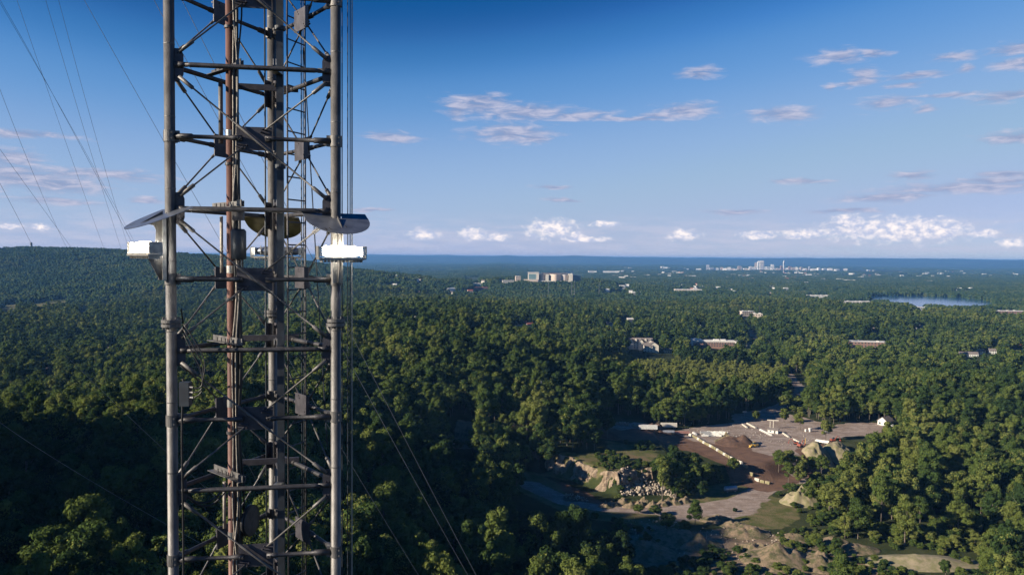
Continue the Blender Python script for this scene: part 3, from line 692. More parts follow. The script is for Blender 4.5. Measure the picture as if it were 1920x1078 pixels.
CLEAR += [(*P60(1138, 812), 18, 12), (*P60(1160, 806), 20, 14), (*P60(1180, 812), 14, 10), (*P60(1200, 800), 12, 10)]

# city on the plain
def city():
    Dc = 12000.0; S = Dc / FPX
    rows = [(1327, 506, 498, 6, 1, 'dark slab'), (1334, 507, 502.5, 9, 4, 'long white low block'), (1343, 507, 503.5, 8, 4, 'cream low block'), (1353, 507, 502, 5, 2, 'tan stepped block'), (1359, 508, 504, 8, 4, 'white low block'), (1367, 507.5, 502.3, 6, 4, 'white mid block'),
            (1373, 507.5, 504, 7, 2, 'tan low block'), (1386, 510, 502.7, 6, 2, 'reddish tan square block'), (1390, 510, 504, 3, 1, 'dark narrow block'), (1398, 508, 505, 8, 4, 'pale low block'), (1407, 507, 500.5, 5, 0, 'pale square tower'),
            (1409, 511, 508.5, 12, 4, 'broad white sports hall'), (1413, 508, 503, 6, 4, 'white block'), (1416.8, 509, 496.5, 4.5, 2, 'tan tower'), (1422, 509, 495, 4, 4, 'white twin topped tower'), (1428, 509, 492.3, 7.0, 0, 'tallest broad tower'), (1431.8, 509, 492.6, 1.6, 1, 'dark slim tower'),
            (1420.5, 510, 504, 5, 1, 'blue grey low block'), (1435, 508, 503, 6, 4, 'white stepped block'), (1441, 508.5, 503.5, 8, 4, 'white wide block'), (1448, 506, 497, 5, 4, 'white boxy tower'), (1452, 508.5, 506, 9, 4, 'long white low hall'),
            (1462, 508, 506, 7, 0, 'pale low block'), (1465, 509, 501, 4, 3, 'brown tower'), (1469.5, 509, 494.5, 2.4, 4, 'slim pale spire tower'), (1475, 509, 506.5, 10, 4, 'white low block'), (1481, 508, 502, 5, 3, 'brown mid block'), (1487, 508, 503, 7, 2, 'tan block'), (1492, 507.5, 502.5, 7, 4, 'cream mid block'),
            (1502, 508, 502.5, 4, 2, 'tan slim block'), (1507, 508, 505, 9, 4, 'white low block'), (1518, 507.5, 502, 4, 1, 'grey tower'), (1524, 508.5, 505.5, 7, 4, 'pale block'), (1535, 508, 504, 5, 4, 'white block'), (1546, 508.5, 506, 9, 4, 'long white block'), (1556, 509, 506, 8, 4, 'white low block'), (1569, 510, 508, 9, 4, 'far right white block'), (1585, 511, 508.5, 7, 0, 'small pale block'),
            (1310, 506, 504.5, 9, 4, 'long low white block'), (1380, 509.5, 507, 7, 0, 'low cream block'), (1402, 509.5, 507.5, 9, 2, 'low tan block'), (1444, 509.8, 508, 10, 4, 'flat white hall'), (1458, 507.5, 504.5, 5, 2, 'small tan block'), (1498, 509.2, 507.2, 10, 0, 'flat pale hall'), (1512, 509, 506.5, 6, 3, 'brown low block'), (1529, 509.5, 507.5, 8, 4, 'flat white block'), (1551, 510, 508.2, 8, 0, 'flat grey white block'), (1242, 504, 500, 6, 4, 'white block left of the skyline'), (1248, 504, 501.5, 8, 4, 'long block left of skyline')]
    for n, (u, vb, vt, w, mi, desc) in enumerate(rows):
        p = ptY(u, vb, Dc + random.uniform(-500, 500)); g = hz(p.x, p.y); h = (vb - vt) * S + max(0, p.z - g) + 4
        wd = w * S; dp = min(wd, 38)
        nb = [rows[k][5] for k in (n - 1, n + 1) if 0 <= k < len(rows)]
        root = empty('city_building', (p.x, p.y, g), random.uniform(-.35, .35))
        tag(root, '%s in distant skyline by the %s' % (desc, nb[0] if nb else 'dark slab'), 'building', 'the distant city skyline')
        m = M_cont[mi]
        b_ = MB(); b_.box((0, 0, h / 2 - 2), (wd, dp, h + 4))
        if h > 60:
            b_.box((0, 0, h + 3), (wd * .6, dp * .6, 6))
            if 'twin' in desc or 'spire' in desc: b_.add([(-wd * .5, -dp * .5, h), (wd * .5, -dp * .5, h), (wd * .5, dp * .5, h), (-wd * .5, dp * .5, h), (0, 0, h + 26)], [(0, 1, 4), (1, 2, 4), (2, 3, 4), (3, 0, 4)])
        else: b_.box((wd * .15, 0, h + 1.5), (wd * .4, dp * .5, 3))
        b_.build('wall', m, root)
        if h > 40:
            for f in range(int(h / 20)): MB().box((0, 0, 10 + f * 20), (wd + .8, dp + .8, 5.0)).build('window_band', M_glass, root)
city()

# nearer buildings among the trees
def condo():
    p = gpt(1208, 657); p.z += 2; root = empty('apartment_house', p, R(-4)); tag(root, 'cream three storey apartment house with grey gabled roofs among trees', 'apartment house')
    w, r = MB(), MB()
    gable(w, r, (-6, 8, 0), 36, 13, 10.5, 5.0, 0)
    for x in (-19, -5, 8): gable(w, r, (x, 1.5, 0), 7, 7, 10.5, 4.2, R(90))
    gable(w, r, (12, -8, -3), 16, 14, 10.0, 5.0, R(90)); gable(w, r, (4, -12, -3), 12, 12, 9.4, 4.0, 0)
    w.build('wall', M_wallw, root); r.build('roof', M_roofg, root)
    windows(root, (-6, 8, 0), 36, 13, 2.2, 3, 3.1, 9, 0, w=1.4); windows(root, (4, -12, -3), 12, 12, 2.2, 3, 3.0, 3, 0)
    for x in (-12, 2, 9):
        d_ = MB(); d_.box((x, 2.4, 12.2), (2.6, 3.0, 2.6)); d_.add([(x - 1.7, .8, 13.5), (x + 1.7, .8, 13.5), (x, .8, 15.0), (x - 1.7, 4.5, 13.5), (x + 1.7, 4.5, 13.5), (x, 4.5, 15.0)], [(0, 1, 2), (3, 5, 4), (0, 2, 5, 3), (1, 4, 5, 2)]); d_.build('dormer', M_wallw, root)
    clear_at(p, 26, 45, 14)
condo()
def strip():
    p = gpt(1336, 652); p.z += 2.5; root = empty('long_building', p, R(-6)); tag(root, 'long brick building with a bright white roof edge beyond the wooded rise', 'building')
    MB().box((0, 0, 2), (78, 15, 12)).build('wall', M_brick, root)
    r = MB().box((0, 1, 8.2), (80, 17, 3.6)); r.box((-33, 1, 11.2), (15, 14, 2.4)); r.box((-22, 2, 11), (7, 8, 2)); r.box((6, 2, 10.8), (9, 8, 1.6)); r.box((17, 2, 10.8), (8, 8, 1.6)); r.build('roof', M_roofw, root)
    MB().box((-36, 0, 3.5), (7, 17, 15)).build('end_bay', M_white, root); MB().box((37, 0, 3), (4, 17, 14)).build('end_bay', M_white, root)
    windows(root, (0, 0, 0), 68, 15, 2.0, 2, 3.4, 16, 0, w=2.2)
    clear_at(p, 44, 42, 11)
strip()
flatb(1629, 653, 62, 22, 8.5, 'low brown office block with a pale flat roof right of centre', M_brick, M_roofw, R(-12), 2, up=3)
flatb(1905, 592, 120, 30, 10, 'long red brick block at the right edge beyond the lake', M_brick, M_roofw, R(-6), 2, up=4)
flatb(1535, 560, 95, 40, 9, 'long white warehouse roof in the middle distance left of the lake', M_white, M_roofw, R(-3), 1, name='warehouse', up=5)
flatb(1603, 572, 110, 40, 8, 'pale warehouse just below the left tip of the lake', M_wallw, M_roofw, R(2), 1, name='warehouse', up=5)
flatb(1727, 583, 50, 25, 8, 'small blue grey shed roof right below the lake', M_cont[1], M_roofw, R(-10), 1, name='warehouse', up=4)
flatb(1400, 593, 34, 18, 9, 'pink brick shop by the road with a dark mast behind it', M_wallp, M_roofw, R(10), 2, up=4)
flatb(1420, 596, 24, 12, 6, 'tan low shed beside the dark mast', M_wallp, M_roofw, R(-8), 1, up=4)
flatb(1290, 549, 120, 60, 7, 'sprawling pinkish retail roofs in the middle distance', M_wallp, M_roofw, R(-4), 1, name='retail_building', up=8)
flatb(1145, 513, 160, 70, 12, 'white low complex on the plain right of the hospital', M_white, M_roofw, R(-5), 1, name='white_complex', up=14)
flatb(1108, 512.5, 60, 30, 14, 'small white block with a thin tower right of the hospital', M_white, M_roofw, R(5), 2, name='white_complex', up=14)
for u, v, lb, kw in ((975, 612, 'white house with red roof at the centre of the woods', dict(rm=M_roofr, L=20)), (992, 613, 'smaller red roofed house beside the red roofed one in the woods', dict(rm=M_roofr, L=11)),
                     (892, 624, 'tiny white house left of the red roofed houses', dict(L=9)), (1170, 599, 'white house pair upper right of centre in the woods', dict(L=15)), (1181, 603, 'cream roofed house just right of the white one', dict(L=13, wm=M_wallw, rm=M_roofw)),
                     (1142, 612, 'grey roofed cottage left of the white pair', dict(L=12)), (775, 596, 'grey house half hidden on the ridge behind the tower', dict(L=14)),
                     (1805, 669, 'white house leftmost of four at the far right', dict(L=11)), (1822, 668, 'wide white bungalow second of four at the far right', dict(L=16, hw=4)), (1838, 664, 'blue tinted house third of four at the far right', dict(L=12)), (1860, 663, 'white house rightmost of the four', dict(L=10)),
                     (1724, 617, 'white cottage below the lake among dark trees', dict(L=14)), (1640, 622, 'small pale house in the woods below the warehouse', dict(L=9)), (1315, 612, 'small white roofed house near the wooded rise', dict(L=10)),
                     (1660, 796, 'white farmhouse with blue grey gable at the right of the yard', dict(L=9, Wd=8, hw=3.5, rz=R(35))), (88, 700, 'small blue white house alone in the left woods', dict(L=7, Wd=6)), (205, 655, 'pale house hidden in the left valley', dict(L=8)),
                     (158, 585, 'grey barn beyond the fields in the left valley', dict(L=14)), (200, 574, 'white house on the lower mountain slope', dict(L=10)), (453, 688, 'tan shed beside the pond', dict(L=6, Wd=5)), (1905, 655, 'dull red roofed house at the right edge', dict(L=20, rm=M_roofr)),
                     (1252, 661, 'tan bungalow between the apartment house and the long building', dict(L=10, hw=3.5)), (1404, 650, 'white garage right of the long building', dict(L=8, hw=3.5))):
    house(u, v, lb, rz=kw.pop('rz', R(random.uniform(-25, 25))), **kw)

# small pale buildings spread over the far plain
def specks():
    protos = []
    for k, (L, Wd, h, wm, rm) in enumerate(((26, 16, 9, M_white, M_roofw), (16, 11, 7, M_wallw, M_roofg), (44, 22, 8, M_white, M_roofw), (20, 12, 8, M_wallp, M_roofr))):
        root = empty('suburban_building', (0, 0, 0)); tag(root, 'tiny pale building scattered among trees on the far plain', 'building', 'small buildings on the far plain')
        w, r = MB(), MB(); gable(w, r, (0, 0, 0), L, Wd, h, 4, 0); w.build('wall', wm, root); r.build('roof', rm, root); protos.append(root)
    used = set(); n = 0; r_ = random.Random(3); items = []
    for _ in range(4000):
        if n >= 275: break
        dens = r_.random()
        if dens < 0.34: u = r_.gauss(1480, 170); v = r_.uniform(508, 522)
        elif dens < 0.8: u = r_.uniform(1120, 1920); v = r_.uniform(503, 545)
        else: u = r_.uniform(730, 1920); v = r_.uniform(505, 556)
        if not (700 < u < 1925) or (960 < u < 1100 and v > 505): continue
        if vnoise(np.array([u / 45.0]), np.array([v / 9.0]), 9)[0] < 0.42: continue
        p = gpt(u, v); d = p.length
        if d > 13500 or d < 2500: continue
        k = r_.choice((0, 0, 1, 2, 2, 3))
        o = protos[k] if k not in used else copy_tree(protos[k]); used.add(k)
        s_ = r_.uniform(0.7, 1.3) * (1 if d > 6000 else 0.75); o.scale = (s_, s_, s_)
        o.location = (p.x, p.y, p.z + (7 if d > 5000 else 4)); o.rotation_euler = (0, 0, r_.uniform(-.6, .6)); n += 1
        items.append((o, ('tiny white building', 'tiny cream building', 'tiny long white building', 'tiny red roofed house')[k], u, v))
        if d < 5200: CLEAR.append((p.x, p.y, 14, 20)); BOXES.append((p, 20, 6))
    FM = [('the hospital', 1035, 520, 4, 60), ('the tallest city tower', 1428, 500, 4, 60), ('the dark slab tower', 1327, 500, 4, 40), ('the slim spire tower', 1470, 500, 4, 40), ('the right end of the skyline', 1585, 508, 4, 40), ('the left tip of the lake', 1635, 560, 4, 50), ('the right end of the lake', 1845, 570, 4, 50),
          ('the white complex', 1145, 513, 4, 40), ('the retail roofs', 1290, 549, 4, 50), ('the white warehouse', 1535, 560, 4, 50), ('the far right edge', 1920, 520, 4, 70), ('the middle of the lake shore', 1740, 555, 4, 50), ('the end of the wooded mountain', 780, 520, 4, 60), ('the brick school', 900, 543, 4, 40)]
    name_by_landmark(items, FM)
specks()

# masts and the stone tower on the mountain
def mast(u, v, h, label, wh=False, r0=1.1):
    p = gpt(u, v); root = empty('radio_mast', p); tag(root, label, 'mast')
    L_ = MB(); L_.tube((0, 0, -2), (0, 0, h), r0 * .35, r0 * .3, 6)
    for k in range(3):
        a = k * 2.094; L_.tube((math.cos(a) * r0, math.sin(a) * r0, -2), (math.cos(a) * r0 * .6, math.sin(a) * r0 * .6, h), .22, .18, 5)
    L_.build('mast_legs', M_dsteel if not wh else M_wire, root)
    B = MB(); n = int(h / 4)
    for k in range(n):
        z = k * 4
        for q in range(3):
            a, b_ = q * 2.094, (q + 1) * 2.094; B.tube((math.cos(a) * r0, math.sin(a) * r0, z), (math.cos(b_) * r0, math.sin(b_) * r0, z + 4), .12, n=4)
    B.build('bracing', M_dsteel if not wh else M_wire, root)
    if wh:
        for z in (h * .12, h * .22): MB().box((-2.2, -1.5, z), (3.2, 1.2, 6)).build('antenna_panel', M_white, root)
    clear_at(p, 3, 40)
mast(1028, 560, 62, 'thin lattice mast below the middle of the hospital', True)
mast(1072, 562, 66, 'mast with white antenna panels below the right end of the hospital', True, 1.5)
mast(1077, 560, 66, 'grey lattice mast just right of the one with white panels', True)
mast(1123, 562, 62, 'faint thin mast rightmost of the four below the hospital', True)
mast(1424, 592, 26, 'dark short mast behind the tan shed', False, 1.3)
def castle():
    x, y = -2405.0, 3985.0; z = hz(x, y); root = empty('stone_tower', (x, y, z)); tag(root, 'small stone lookout tower on top of the wooded mountain', 'tower')
    MB().poly([(0, 0, -4), (0, 0, 20), (0, 0, 32)], [6.0, 5.2, 5.0], 12).build('shaft', M_cont[1], root)
    MB().poly([(0, 0, 31), (0, 0, 35), (0, 0, 41)], [6.2, 6.0, 0.6], 12).build('roof', M_roofd, root)
    for k in range(4): MB().box((math.cos(k * 1.57) * 5.3, math.sin(k * 1.57) * 5.3, 26), (2, 2, 3)).build('window', M_glass, root)
castle()

# ------------------------------------------------------------------ quarry and yard
M_rock = mat('quarry_rock', (0.42, 0.33, 0.24), (0.24, 0.18, 0.13), 0.5, 0.9, 0, 1.2, 6, (1, 1, 0.5), 0.2)
M_rub = mat('pale_rubble', (0.46, 0.40, 0.33), (0.24, 0.19, 0.15), 0.35, 0.9)
M_dirt = mat('brown_dirt', (0.30, 0.22, 0.15), (0.10, 0.10, 0.045), 0.35, 0.95, 0, 1.5, 3)
M_mulch = mat('dark_mulch', (0.105, 0.060, 0.042), (0.065, 0.038, 0.028), 0.5, 0.95)
M_tan = mat('tan_gravel', (0.30, 0.25, 0.17), (0.19, 0.18, 0.09), 0.4, 0.95)
M_blue = mat('blue_paint', (0.05, 0.16, 0.32), (0.04, 0.13, 0.26), 2, 0.5)
M_red = mat('rusty_red_paint', (0.34, 0.075, 0.045), (0.22, 0.06, 0.04), 2, 0.6)
M_yel = mat('yellow_paint', (0.62, 0.40, 0.09), (0.50, 0.33, 0.09), 2, 0.5)
M_tank = mat('silver_tank', (0.46, 0.47, 0.50), (0.36, 0.37, 0.40), 1, 0.35, 0.5)
M_conc = mat('pale_concrete', (0.56, 0.53, 0.47), (0.44, 0.41, 0.36), 2, 0.85)
M_tire = mat('tyre_rubber', (0.02, 0.02, 0.02), None, 3, 0.8)
def G(u, v, z=60): p = ptZ(u, v, z); p = gpt(u, v); return p

def mound(u, v, rx, ry, h, m, label, name='dirt_mound', rz=0.0, seed=0, rough=0.18, group=None, peak=1.3):
    p = gpt(u, v); n, k_ = 44, 16; vs = []; fs = []
    ra_, tb_ = np.meshgrid(np.arange(k_ + 1) / k_, 2 * math.pi * np.arange(n) / n, indexing='ij'); ra_, tb_ = ra_.ravel(), tb_.ravel()
    xa, ya = np.cos(tb_) * ra_ * rx, np.sin(tb_) * ra_ * ry; XA = p.x + xa * math.cos(rz) - ya * math.sin(rz); YA = p.y + xa * math.sin(rz) + ya * math.cos(rz)
    NZ = fbm(XA / (rx * .35), YA / (rx * .35), seed, 4).tolist(); GU = np.abs(fbm(tb_ * 2.2, ra_ * 1.2 + 5, seed + 4, 3)).tolist(); HH = H(XA, YA).tolist()
    for a in range(k_ + 1):
        rr = a / k_
        for b_ in range(n):
            th = 2 * math.pi * b_ / n; x, y = math.cos(th) * rr * rx, math.sin(th) * rr * ry
            X = p.x + x * math.cos(rz) - y * math.sin(rz); Y = p.y + x * math.sin(rz) + y * math.cos(rz)
            q_ = a * n + b_; nz = NZ[q_]; gu = GU[q_]
            z = h * max(0.0, (1 - rr) ** peak if peak > 1 else (1 - rr ** 2)) * (1 + nz * rough * 3 - gu * 0.5 * rr) + nz * h * rough * (1 - rr)
            z = (z + 0.25 * h * max(0, 1 - rr ** 2) * (1 + nz)) * .85 if rr < 0.98 else -1.2
            vs.append((X - p.x, Y - p.y, z + HH[q_] - p.z))
    for a in range(k_):
        for b_ in range(n): fs.append((a * n + b_, a * n + (b_ + 1) % n, (a + 1) * n + (b_ + 1) % n, (a + 1) * n + b_))
    o = MB().add(vs, fs).build(name, m, None, True, p); tag(o, label, 'dirt pile' if 'dirt' in name or 'mulch' in name else 'mound', group)
    CLEAR.append((p.x, p.y, rx * .8, ry * .8)); return o
mound(1236, 812, 13, 9, 6, M_mulch, 'dark brown mulch heap beside the white trailers', 'mulch_heap', seed=1)
mound(1383, 832, 17, 11, 7, M_mulch, 'big dark soil heap in the yard left of the yellow loader', 'soil_heap', seed=2)
mound(1362, 828, 9, 7, 5, M_dirt, 'lighter brown shoulder on the left of the big soil heap', 'dirt_pile', seed=3)
mound(1534, 856, 11, 12, 7, M_tan, 'round tan gravel mound at the right end of the yard', 'gravel_mound', seed=4, rough=0.08, peak=1.0)
mound(1578, 854, 14, 10, 6, M_tan, 'wide tan grassy mound right of the round one', 'gravel_mound', seed=5, rough=0.08, peak=1.0)
mound(1502, 942, 13, 10, 8, M_tan, 'pale gullied gravel cone right of the curved track', 'gravel_mound', seed=6, rough=0.25)
mound(1265, 1010, 16.1, 13.8, 5.6, M_dirt, 'shaded dirt mound at the edge of the big shadow, left of the pair', 'dirt_mound', seed=7, rough=0.12)
mound(1310, 1022, 12.6, 11.5, 4.3, M_dirt, 'pointed dirt mound half in shadow', 'dirt_mound', seed=8, rough=0.2)
mound(1345, 975, 10.3, 6.9, 3.1, M_dirt, 'small sunlit dirt hump below the lone dark tree', 'dirt_mound', seed=9)
mound(1398, 1000, 13.8, 9.2, 4.3, M_dirt, 'brown dirt mound among bushes in the lower clearing', 'dirt_mound', seed=10)
mound(1415, 1030, 9.2, 9.2, 3.7, M_dirt, 'steep pale mound left of the largest one', 'dirt_mound', seed=11)
mound(1462, 1050, 19.5, 16.1, 7.4, M_dirt, 'largest pale dirt mound at the bottom right', 'dirt_mound', seed=12, rough=0.1)
mound(1532, 1055, 11.5, 13.8, 5.0, M_dirt, 'narrow dark dirt mound right of the largest', 'dirt_mound', seed=13)
mound(1375, 985, 8.0, 5.8, 2.5, M_dirt, 'low dirt hump right of the lone dark tree', 'dirt_mound', seed=15)
mound(1485, 1010, 9.2, 5.8, 3.1, M_dirt, 'small dirt hump above the largest mound', 'dirt_mound', seed=16)
mound(1600, 1030, 13.8, 8.0, 2.5, M_dirt, 'flat bare earth hump at the lower right', 'dirt_mound', seed=17)
mound(1730, 1055, 29.9, 11.5, 3.1, M_tan, 'long bare sandy bank in the lower right corner', 'dirt_mound', seed=18)
mound(1200, 1035, 18.4, 13.8, 5.0, M_dirt, 'mound wholly inside the big shadow at the bottom', 'dirt_mound', seed=19)
mound(1560, 1015, 9.2, 5.8, 1.9, M_dirt, 'small bare patch hump between bushes', 'dirt_mound', seed=20)
for k in range(11):
    u = 1140 + k * 14 + random.uniform(-4, 4)
    mound(u, 950 - (k % 3) * 3 + (k > 8) * -6, 3.6 + random.random() * 2, 3.4, 2.4 + random.random() * 1.2, M_dirt, ORD[k] + ' small earth heap from the left in the row below the cliff', 'earth_heap', seed=30 + k, group='small earth heaps along the track')

# rock cliff: a folded face along the step
def cliff():
    base = [P50(*q) for q in ((985, 885), (1005, 890), (1035, 896), (1060, 901), (1090, 910), (1115, 918), (1140, 925), (1160, 928), (1178, 921), (1195, 916), (1225, 913), (1266, 911))]
    pts = []
    for a, b_ in zip(base[:-1], base[1:]):
        L = math.hypot(b_[0] - a[0], b_[1] - a[1]); n = max(2, int(L / 0.9))
        for k in range(n): pts.append((a[0] + (b_[0] - a[0]) * k / n, a[1] + (b_[1] - a[1]) * k / n))
    N = len(pts); Mz = 15; vs = []; fs = []; s_ = 0
    for i_, (x, y) in enumerate(pts):
        a = pts[max(0, i_ - 2)]; b_ = pts[min(N - 1, i_ + 2)]; dx, dy = b_[0] - a[0], b_[1] - a[1]; L = math.hypot(dx, dy); nx, ny = -dy / L, dx / L
        top = hz(x + nx * 9, y + ny * 9); bot = hz(x - nx * 4, y - ny * 4)
        fade = min(1, i_ / 10, (N - 1 - i_) / 10)
        edge = float(fbm(np.array([i_ * .11]), np.array([2.0]), 70, 4)[0])
        for j_ in range(Mz + 1):
            t_ = j_ / Mz
            c1 = float(fbm(np.array([i_ * .32]), np.array([t_ * 1.2]), 71, 4)[0]); c2 = float(fbm(np.array([i_ * .10]), np.array([t_ * 3.0]), 75, 3)[0])
            off = -3.2 + t_ * 5.5 + c1 * 4.0 * fade + c2 * 3.0 * fade + (t_ > .97) * 3.5
            off = off - (1 - fade) * (-3)
            z = bot - 1 + (top - bot + 1.0 + edge * 2.0 * fade) * min(1, t_ * 1.05) - (t_ > .97) * 1.2
            vs.append((x + nx * off, y + ny * off, z))
    for i_ in range(N - 1):
        for j_ in range(Mz): q = i_ * (Mz + 1) + j_; fs.append((q, q + Mz + 1, q + Mz + 2, q + 1))
    o = MB().add(vs, fs).build('cliff', M_rock); tag(o, kind='structure')
cliff()
def rocks(name, us, n, m, label, seed, smin=.5, smax=1.5, cat='rubble', heap=2.0):
    r = random.Random(seed); b_ = MB(); v0, f0 = ICO1
    (ua, va), (ub, vb), w = us
    for k in range(n):
        t_ = r.random(); u = ua + (ub - ua) * t_ + r.uniform(-3, 3); v = va + (vb - va) * t_ + r.uniform(-w, w)
        p = ptZ(u, v, 50 if v > 885 else 60); z = hz(p.x, p.y) + r.random() * heap * (1 - abs(t_ - .5))
        s_ = r.uniform(smin, smax)
        Mr = np.array(Euler((r.random() * 6, r.random() * 6, r.random() * 6)).to_matrix())
        vv = (v0 * [s_, s_ * r.uniform(.5, .9), s_ * r.uniform(.4, .9)] * (1 + (np.random.default_rng(seed * 99 + k).random((12, 1)) - .5) * .6)) @ Mr + [p.x, p.y, z + s_ * .2]
        b_.add(vv.tolist(), [tuple(q) for q in f0.tolist()])
    o = b_.build(name, m); tag(o, label, cat, kind='stuff'); return o
rocks('rubble', ((1165, 925), (1262, 922), 7), 620, M_rub, 'pale broken rock heaped at the foot of the cliff', 1, .25, 1.25, heap=4)
rocks('rubble', ((1250, 926), (1266, 934), 3), 110, M_rub, 'small spill of white rock at the right end of the cliff foot', 2, .25, .9)
rocks('rubble', ((1058, 937), (1102, 943), 2.5), 60, M_rub, 'bluish white stones lying in the shadow left of the track', 3, .25, .8)
rocks('rubble', ((1155, 809), (1200, 810), 1.6), 70, M_rub, 'row of white debris left of the parked trailers', 4, .4, 1.1)
rocks('loose_stones', ((1180, 1000), (1560, 1040), 30), 420, M_rub, 'loose stones strewn between the dirt mounds at the bottom', 6, .15, .7, 'stones', .1)
rocks('loose_stones', ((1290, 800), (1560, 830), 14), 220, M_conc, 'small debris and stones scattered over the gravel yard', 7, .12, .45, 'debris', .1)
# retaining bank of blocks between yard and hollow
def bank():
    line = [P60(*q) for q in ((1291, 815), (1305, 820), (1318, 828), (1335, 836), (1352, 846), (1370, 856), (1392, 866), (1415, 872), (1445, 878))]
    r = random.Random(5); k0 = 0
    for a, b_ in zip(line[:-1], line[1:]):
        L = math.hypot(b_[0] - a[0], b_[1] - a[1]); n = max(1, int(L / 3.2)); rz = math.atan2(b_[1] - a[1], b_[0] - a[0])
        for k in range(n):
            t_ = (k + .5) / n; x, y = a[0] + (b_[0] - a[0]) * t_, a[1] + (b_[1] - a[1]) * t_
            m_ = MB(); rr = random.Random(k0); vs = []
            for sx_ in (-1.5, 1.5):
                for pr in ((-.85, -1), (.85, -1), (.5, .65), (.3, .85), (-.3, .85), (-.5, .65)): vs.append((sx_ * rr.uniform(.9, 1.05), pr[0] * rr.uniform(.9, 1.1), pr[1] * rr.uniform(.9, 1.25)))
            m_.add(vs, [(5, 4, 3, 2, 1, 0), (6, 7, 8, 9, 10, 11)] + [(i, (i + 1) % 6, 6 + (i + 1) % 6, 6 + i) for i in range(6)])
            o = m_.build('boundary_block', M_tan if k0 % 3 else M_conc, None, False, (x, y, hz(x, y) + .7)); o.rotation_euler = (0, 0, rz + r.uniform(-.08, .08))
            tag(o, ORD[k0] + ' worn tan block from the upper end of the yard edge line', 'block', 'blocks along the yard edge'); k0 += 1
bank()

def wheels(root, xs, y, r=.5, w=.4):
    for x in xs:
        for s_ in (-1, 1):
            t_ = MB().tube((x, s_ * y - w / 2, r), (x, s_ * y + w / 2, r), r, n=14).build('wheel', M_tire, root)
            MB().tube((x, s_ * (y + w / 2) - .03, r), (x, s_ * (y + w / 2) + .03, r), r * .5, n=10).build('rim', M_zinc, t_)
def trailer(u, v, rz, label, L=13.5, kind='box', m=None):
    p = gpt(u, v); root = empty('semi_trailer', p, rz); tag(root, label, 'trailer')
    if kind == 'box':
        b_ = MB().box((0, 0, 2.65), (L, 2.6, 2.8))
        for k in range(14): b_.box((-L / 2 + (k + .5) * L / 14, 0, 2.65), (.07, 2.68, 2.7))
        b_.build('cargo_box', m or M_white, root); MB().box((0, 0, 4.1), (L + .1, 2.7, .12)).build('roof', M_roofw, root)
        MB().box((L / 2 + .03, 0, 2.65), (.08, 2.3, 2.5)).build('rear_door', M_white, root)
    elif kind == 'tank':
        MB().poly([(-L / 2, 0, 2.3), (-L / 2 + .4, 0, 2.3), (L / 2 - .4, 0, 2.3), (L / 2, 0, 2.3)], [.7, 1.25, 1.25, .7], 18).build('tank', M_tank, root)
        for x in (-2, 2): MB().tube((x, 0, 3.4), (x, 0, 3.8), .35, n=10).build('hatch', M_dsteel, root)
    else:
        MB().box((0, 0, 1.35), (L, 2.5, .3)).build('deck', m or M_red, root)
        b_ = MB()
        for s_ in (-1, 1): b_.box((0, s_ * 1.25, 2.0), (L, .1, 1.2))
        b_.build('side_board', m or M_red, root)
    MB().box((0, 0, 1.05), (L * .95, 1.0, .25)).build('chassis', M_dsteel, root)
    wheels(root, (L / 2 - 1.2, L / 2 - 2.5), 1.0); MB().box((-L / 2 + 3, 0, .6), (.15, 1.6, 1.1)).build('landing_leg', M_dsteel, root)
    return root
trailer(1215, 807, R(-3), 'tall white box trailer at the back of the yard, nearest the trees', 13.5)
trailer(1254, 803, R(-2), 'second box trailer, cream, right of the tall white one', 12, 'box', M_wallw)
trailer(1249, 815, R(-2), 'silver tank trailer parked in front of the box trailers', 12.5, 'tank')
trailer(1277, 815, R(2), 'pink brown flatbed trailer with side boards right of the silver one', 12.5, 'flat', mat('faded_red', (0.38, 0.20, 0.17), (0.30, 0.16, 0.14), 2, .7))
trailer(1541, 832, R(-38), 'white open trailer at the far right of the yard', 9, 'flat', M_white)
# white precast troughs, a stack of separate pieces
k0 = 0
for (u, v, rz, L) in ((1322, 812, 12, 7.5), (1328, 814.5, 12, 7), (1334, 812, -22, 7), (1340, 815, -20, 7.5), (1346, 812, -22, 6.5), (1352, 815, -22, 6.5), (1330, 818, 8, 6), (1345, 818, -18, 6), (1356, 812, -25, 6.5), (1322, 818, -5, 5)):
    p = gpt(u, v); b_ = MB(); b_.box((0, 0, .3), (L, 1.6, .2))
    for s_ in (-1, 1): b_.box((0, s_ * .85, .75), (L, .16, 1.1))
    o = b_.build('precast_trough', M_white, None, False, p); o.rotation_euler = (0, 0, R(rz)); tag(o, ORD[k0] + ' white open trough from the left in the yard pile', 'trough', 'white troughs piled in the yard'); k0 += 1
def beam(u0, v0, u1, v1, label, m=M_conc, w=.7, h=.7, name='concrete_beam', cat='beam'):
    a, b_ = gpt(u0, v0), gpt(u1, v1); L = (b_ - a).length
    o = MB().box((0, 0, h / 2), (L, w, h)).box((0, 0, h + .06), (L * .98, w * .6, .14)).build(name, m, None, False, (a + b_) / 2); o.rotation_euler = (0, 0, math.atan2(b_.y - a.y, b_.x - a.x)); tag(o, label, cat); return o
beam(1392, 796, 1401, 802.5, 'short pale beam at the back of the yard', w=1.2, h=.9)
beam(1401, 794, 1417, 803, 'long pale beam right of the short one at the back of the yard', w=1.3, h=.9)
beam(1467, 812, 1479, 820, 'white beam lying beyond the little shed', w=1.2, h=.9)
beam(1488, 824, 1505, 833, 'pale beam beside the red machinery', w=1.0, h=.9)
beam(1511, 837, 1520, 843, 'grey beam between the red machinery and the white crate', w=1.0, h=.8)
beam(1352, 826, 1364, 832, 'whitish beam lying left of the soil heap', w=1.0, h=.8)
beam(1300, 812, 1305, 816, 'white block trough at the left head of the block line', w=1.6, h=1.2, m=M_white)
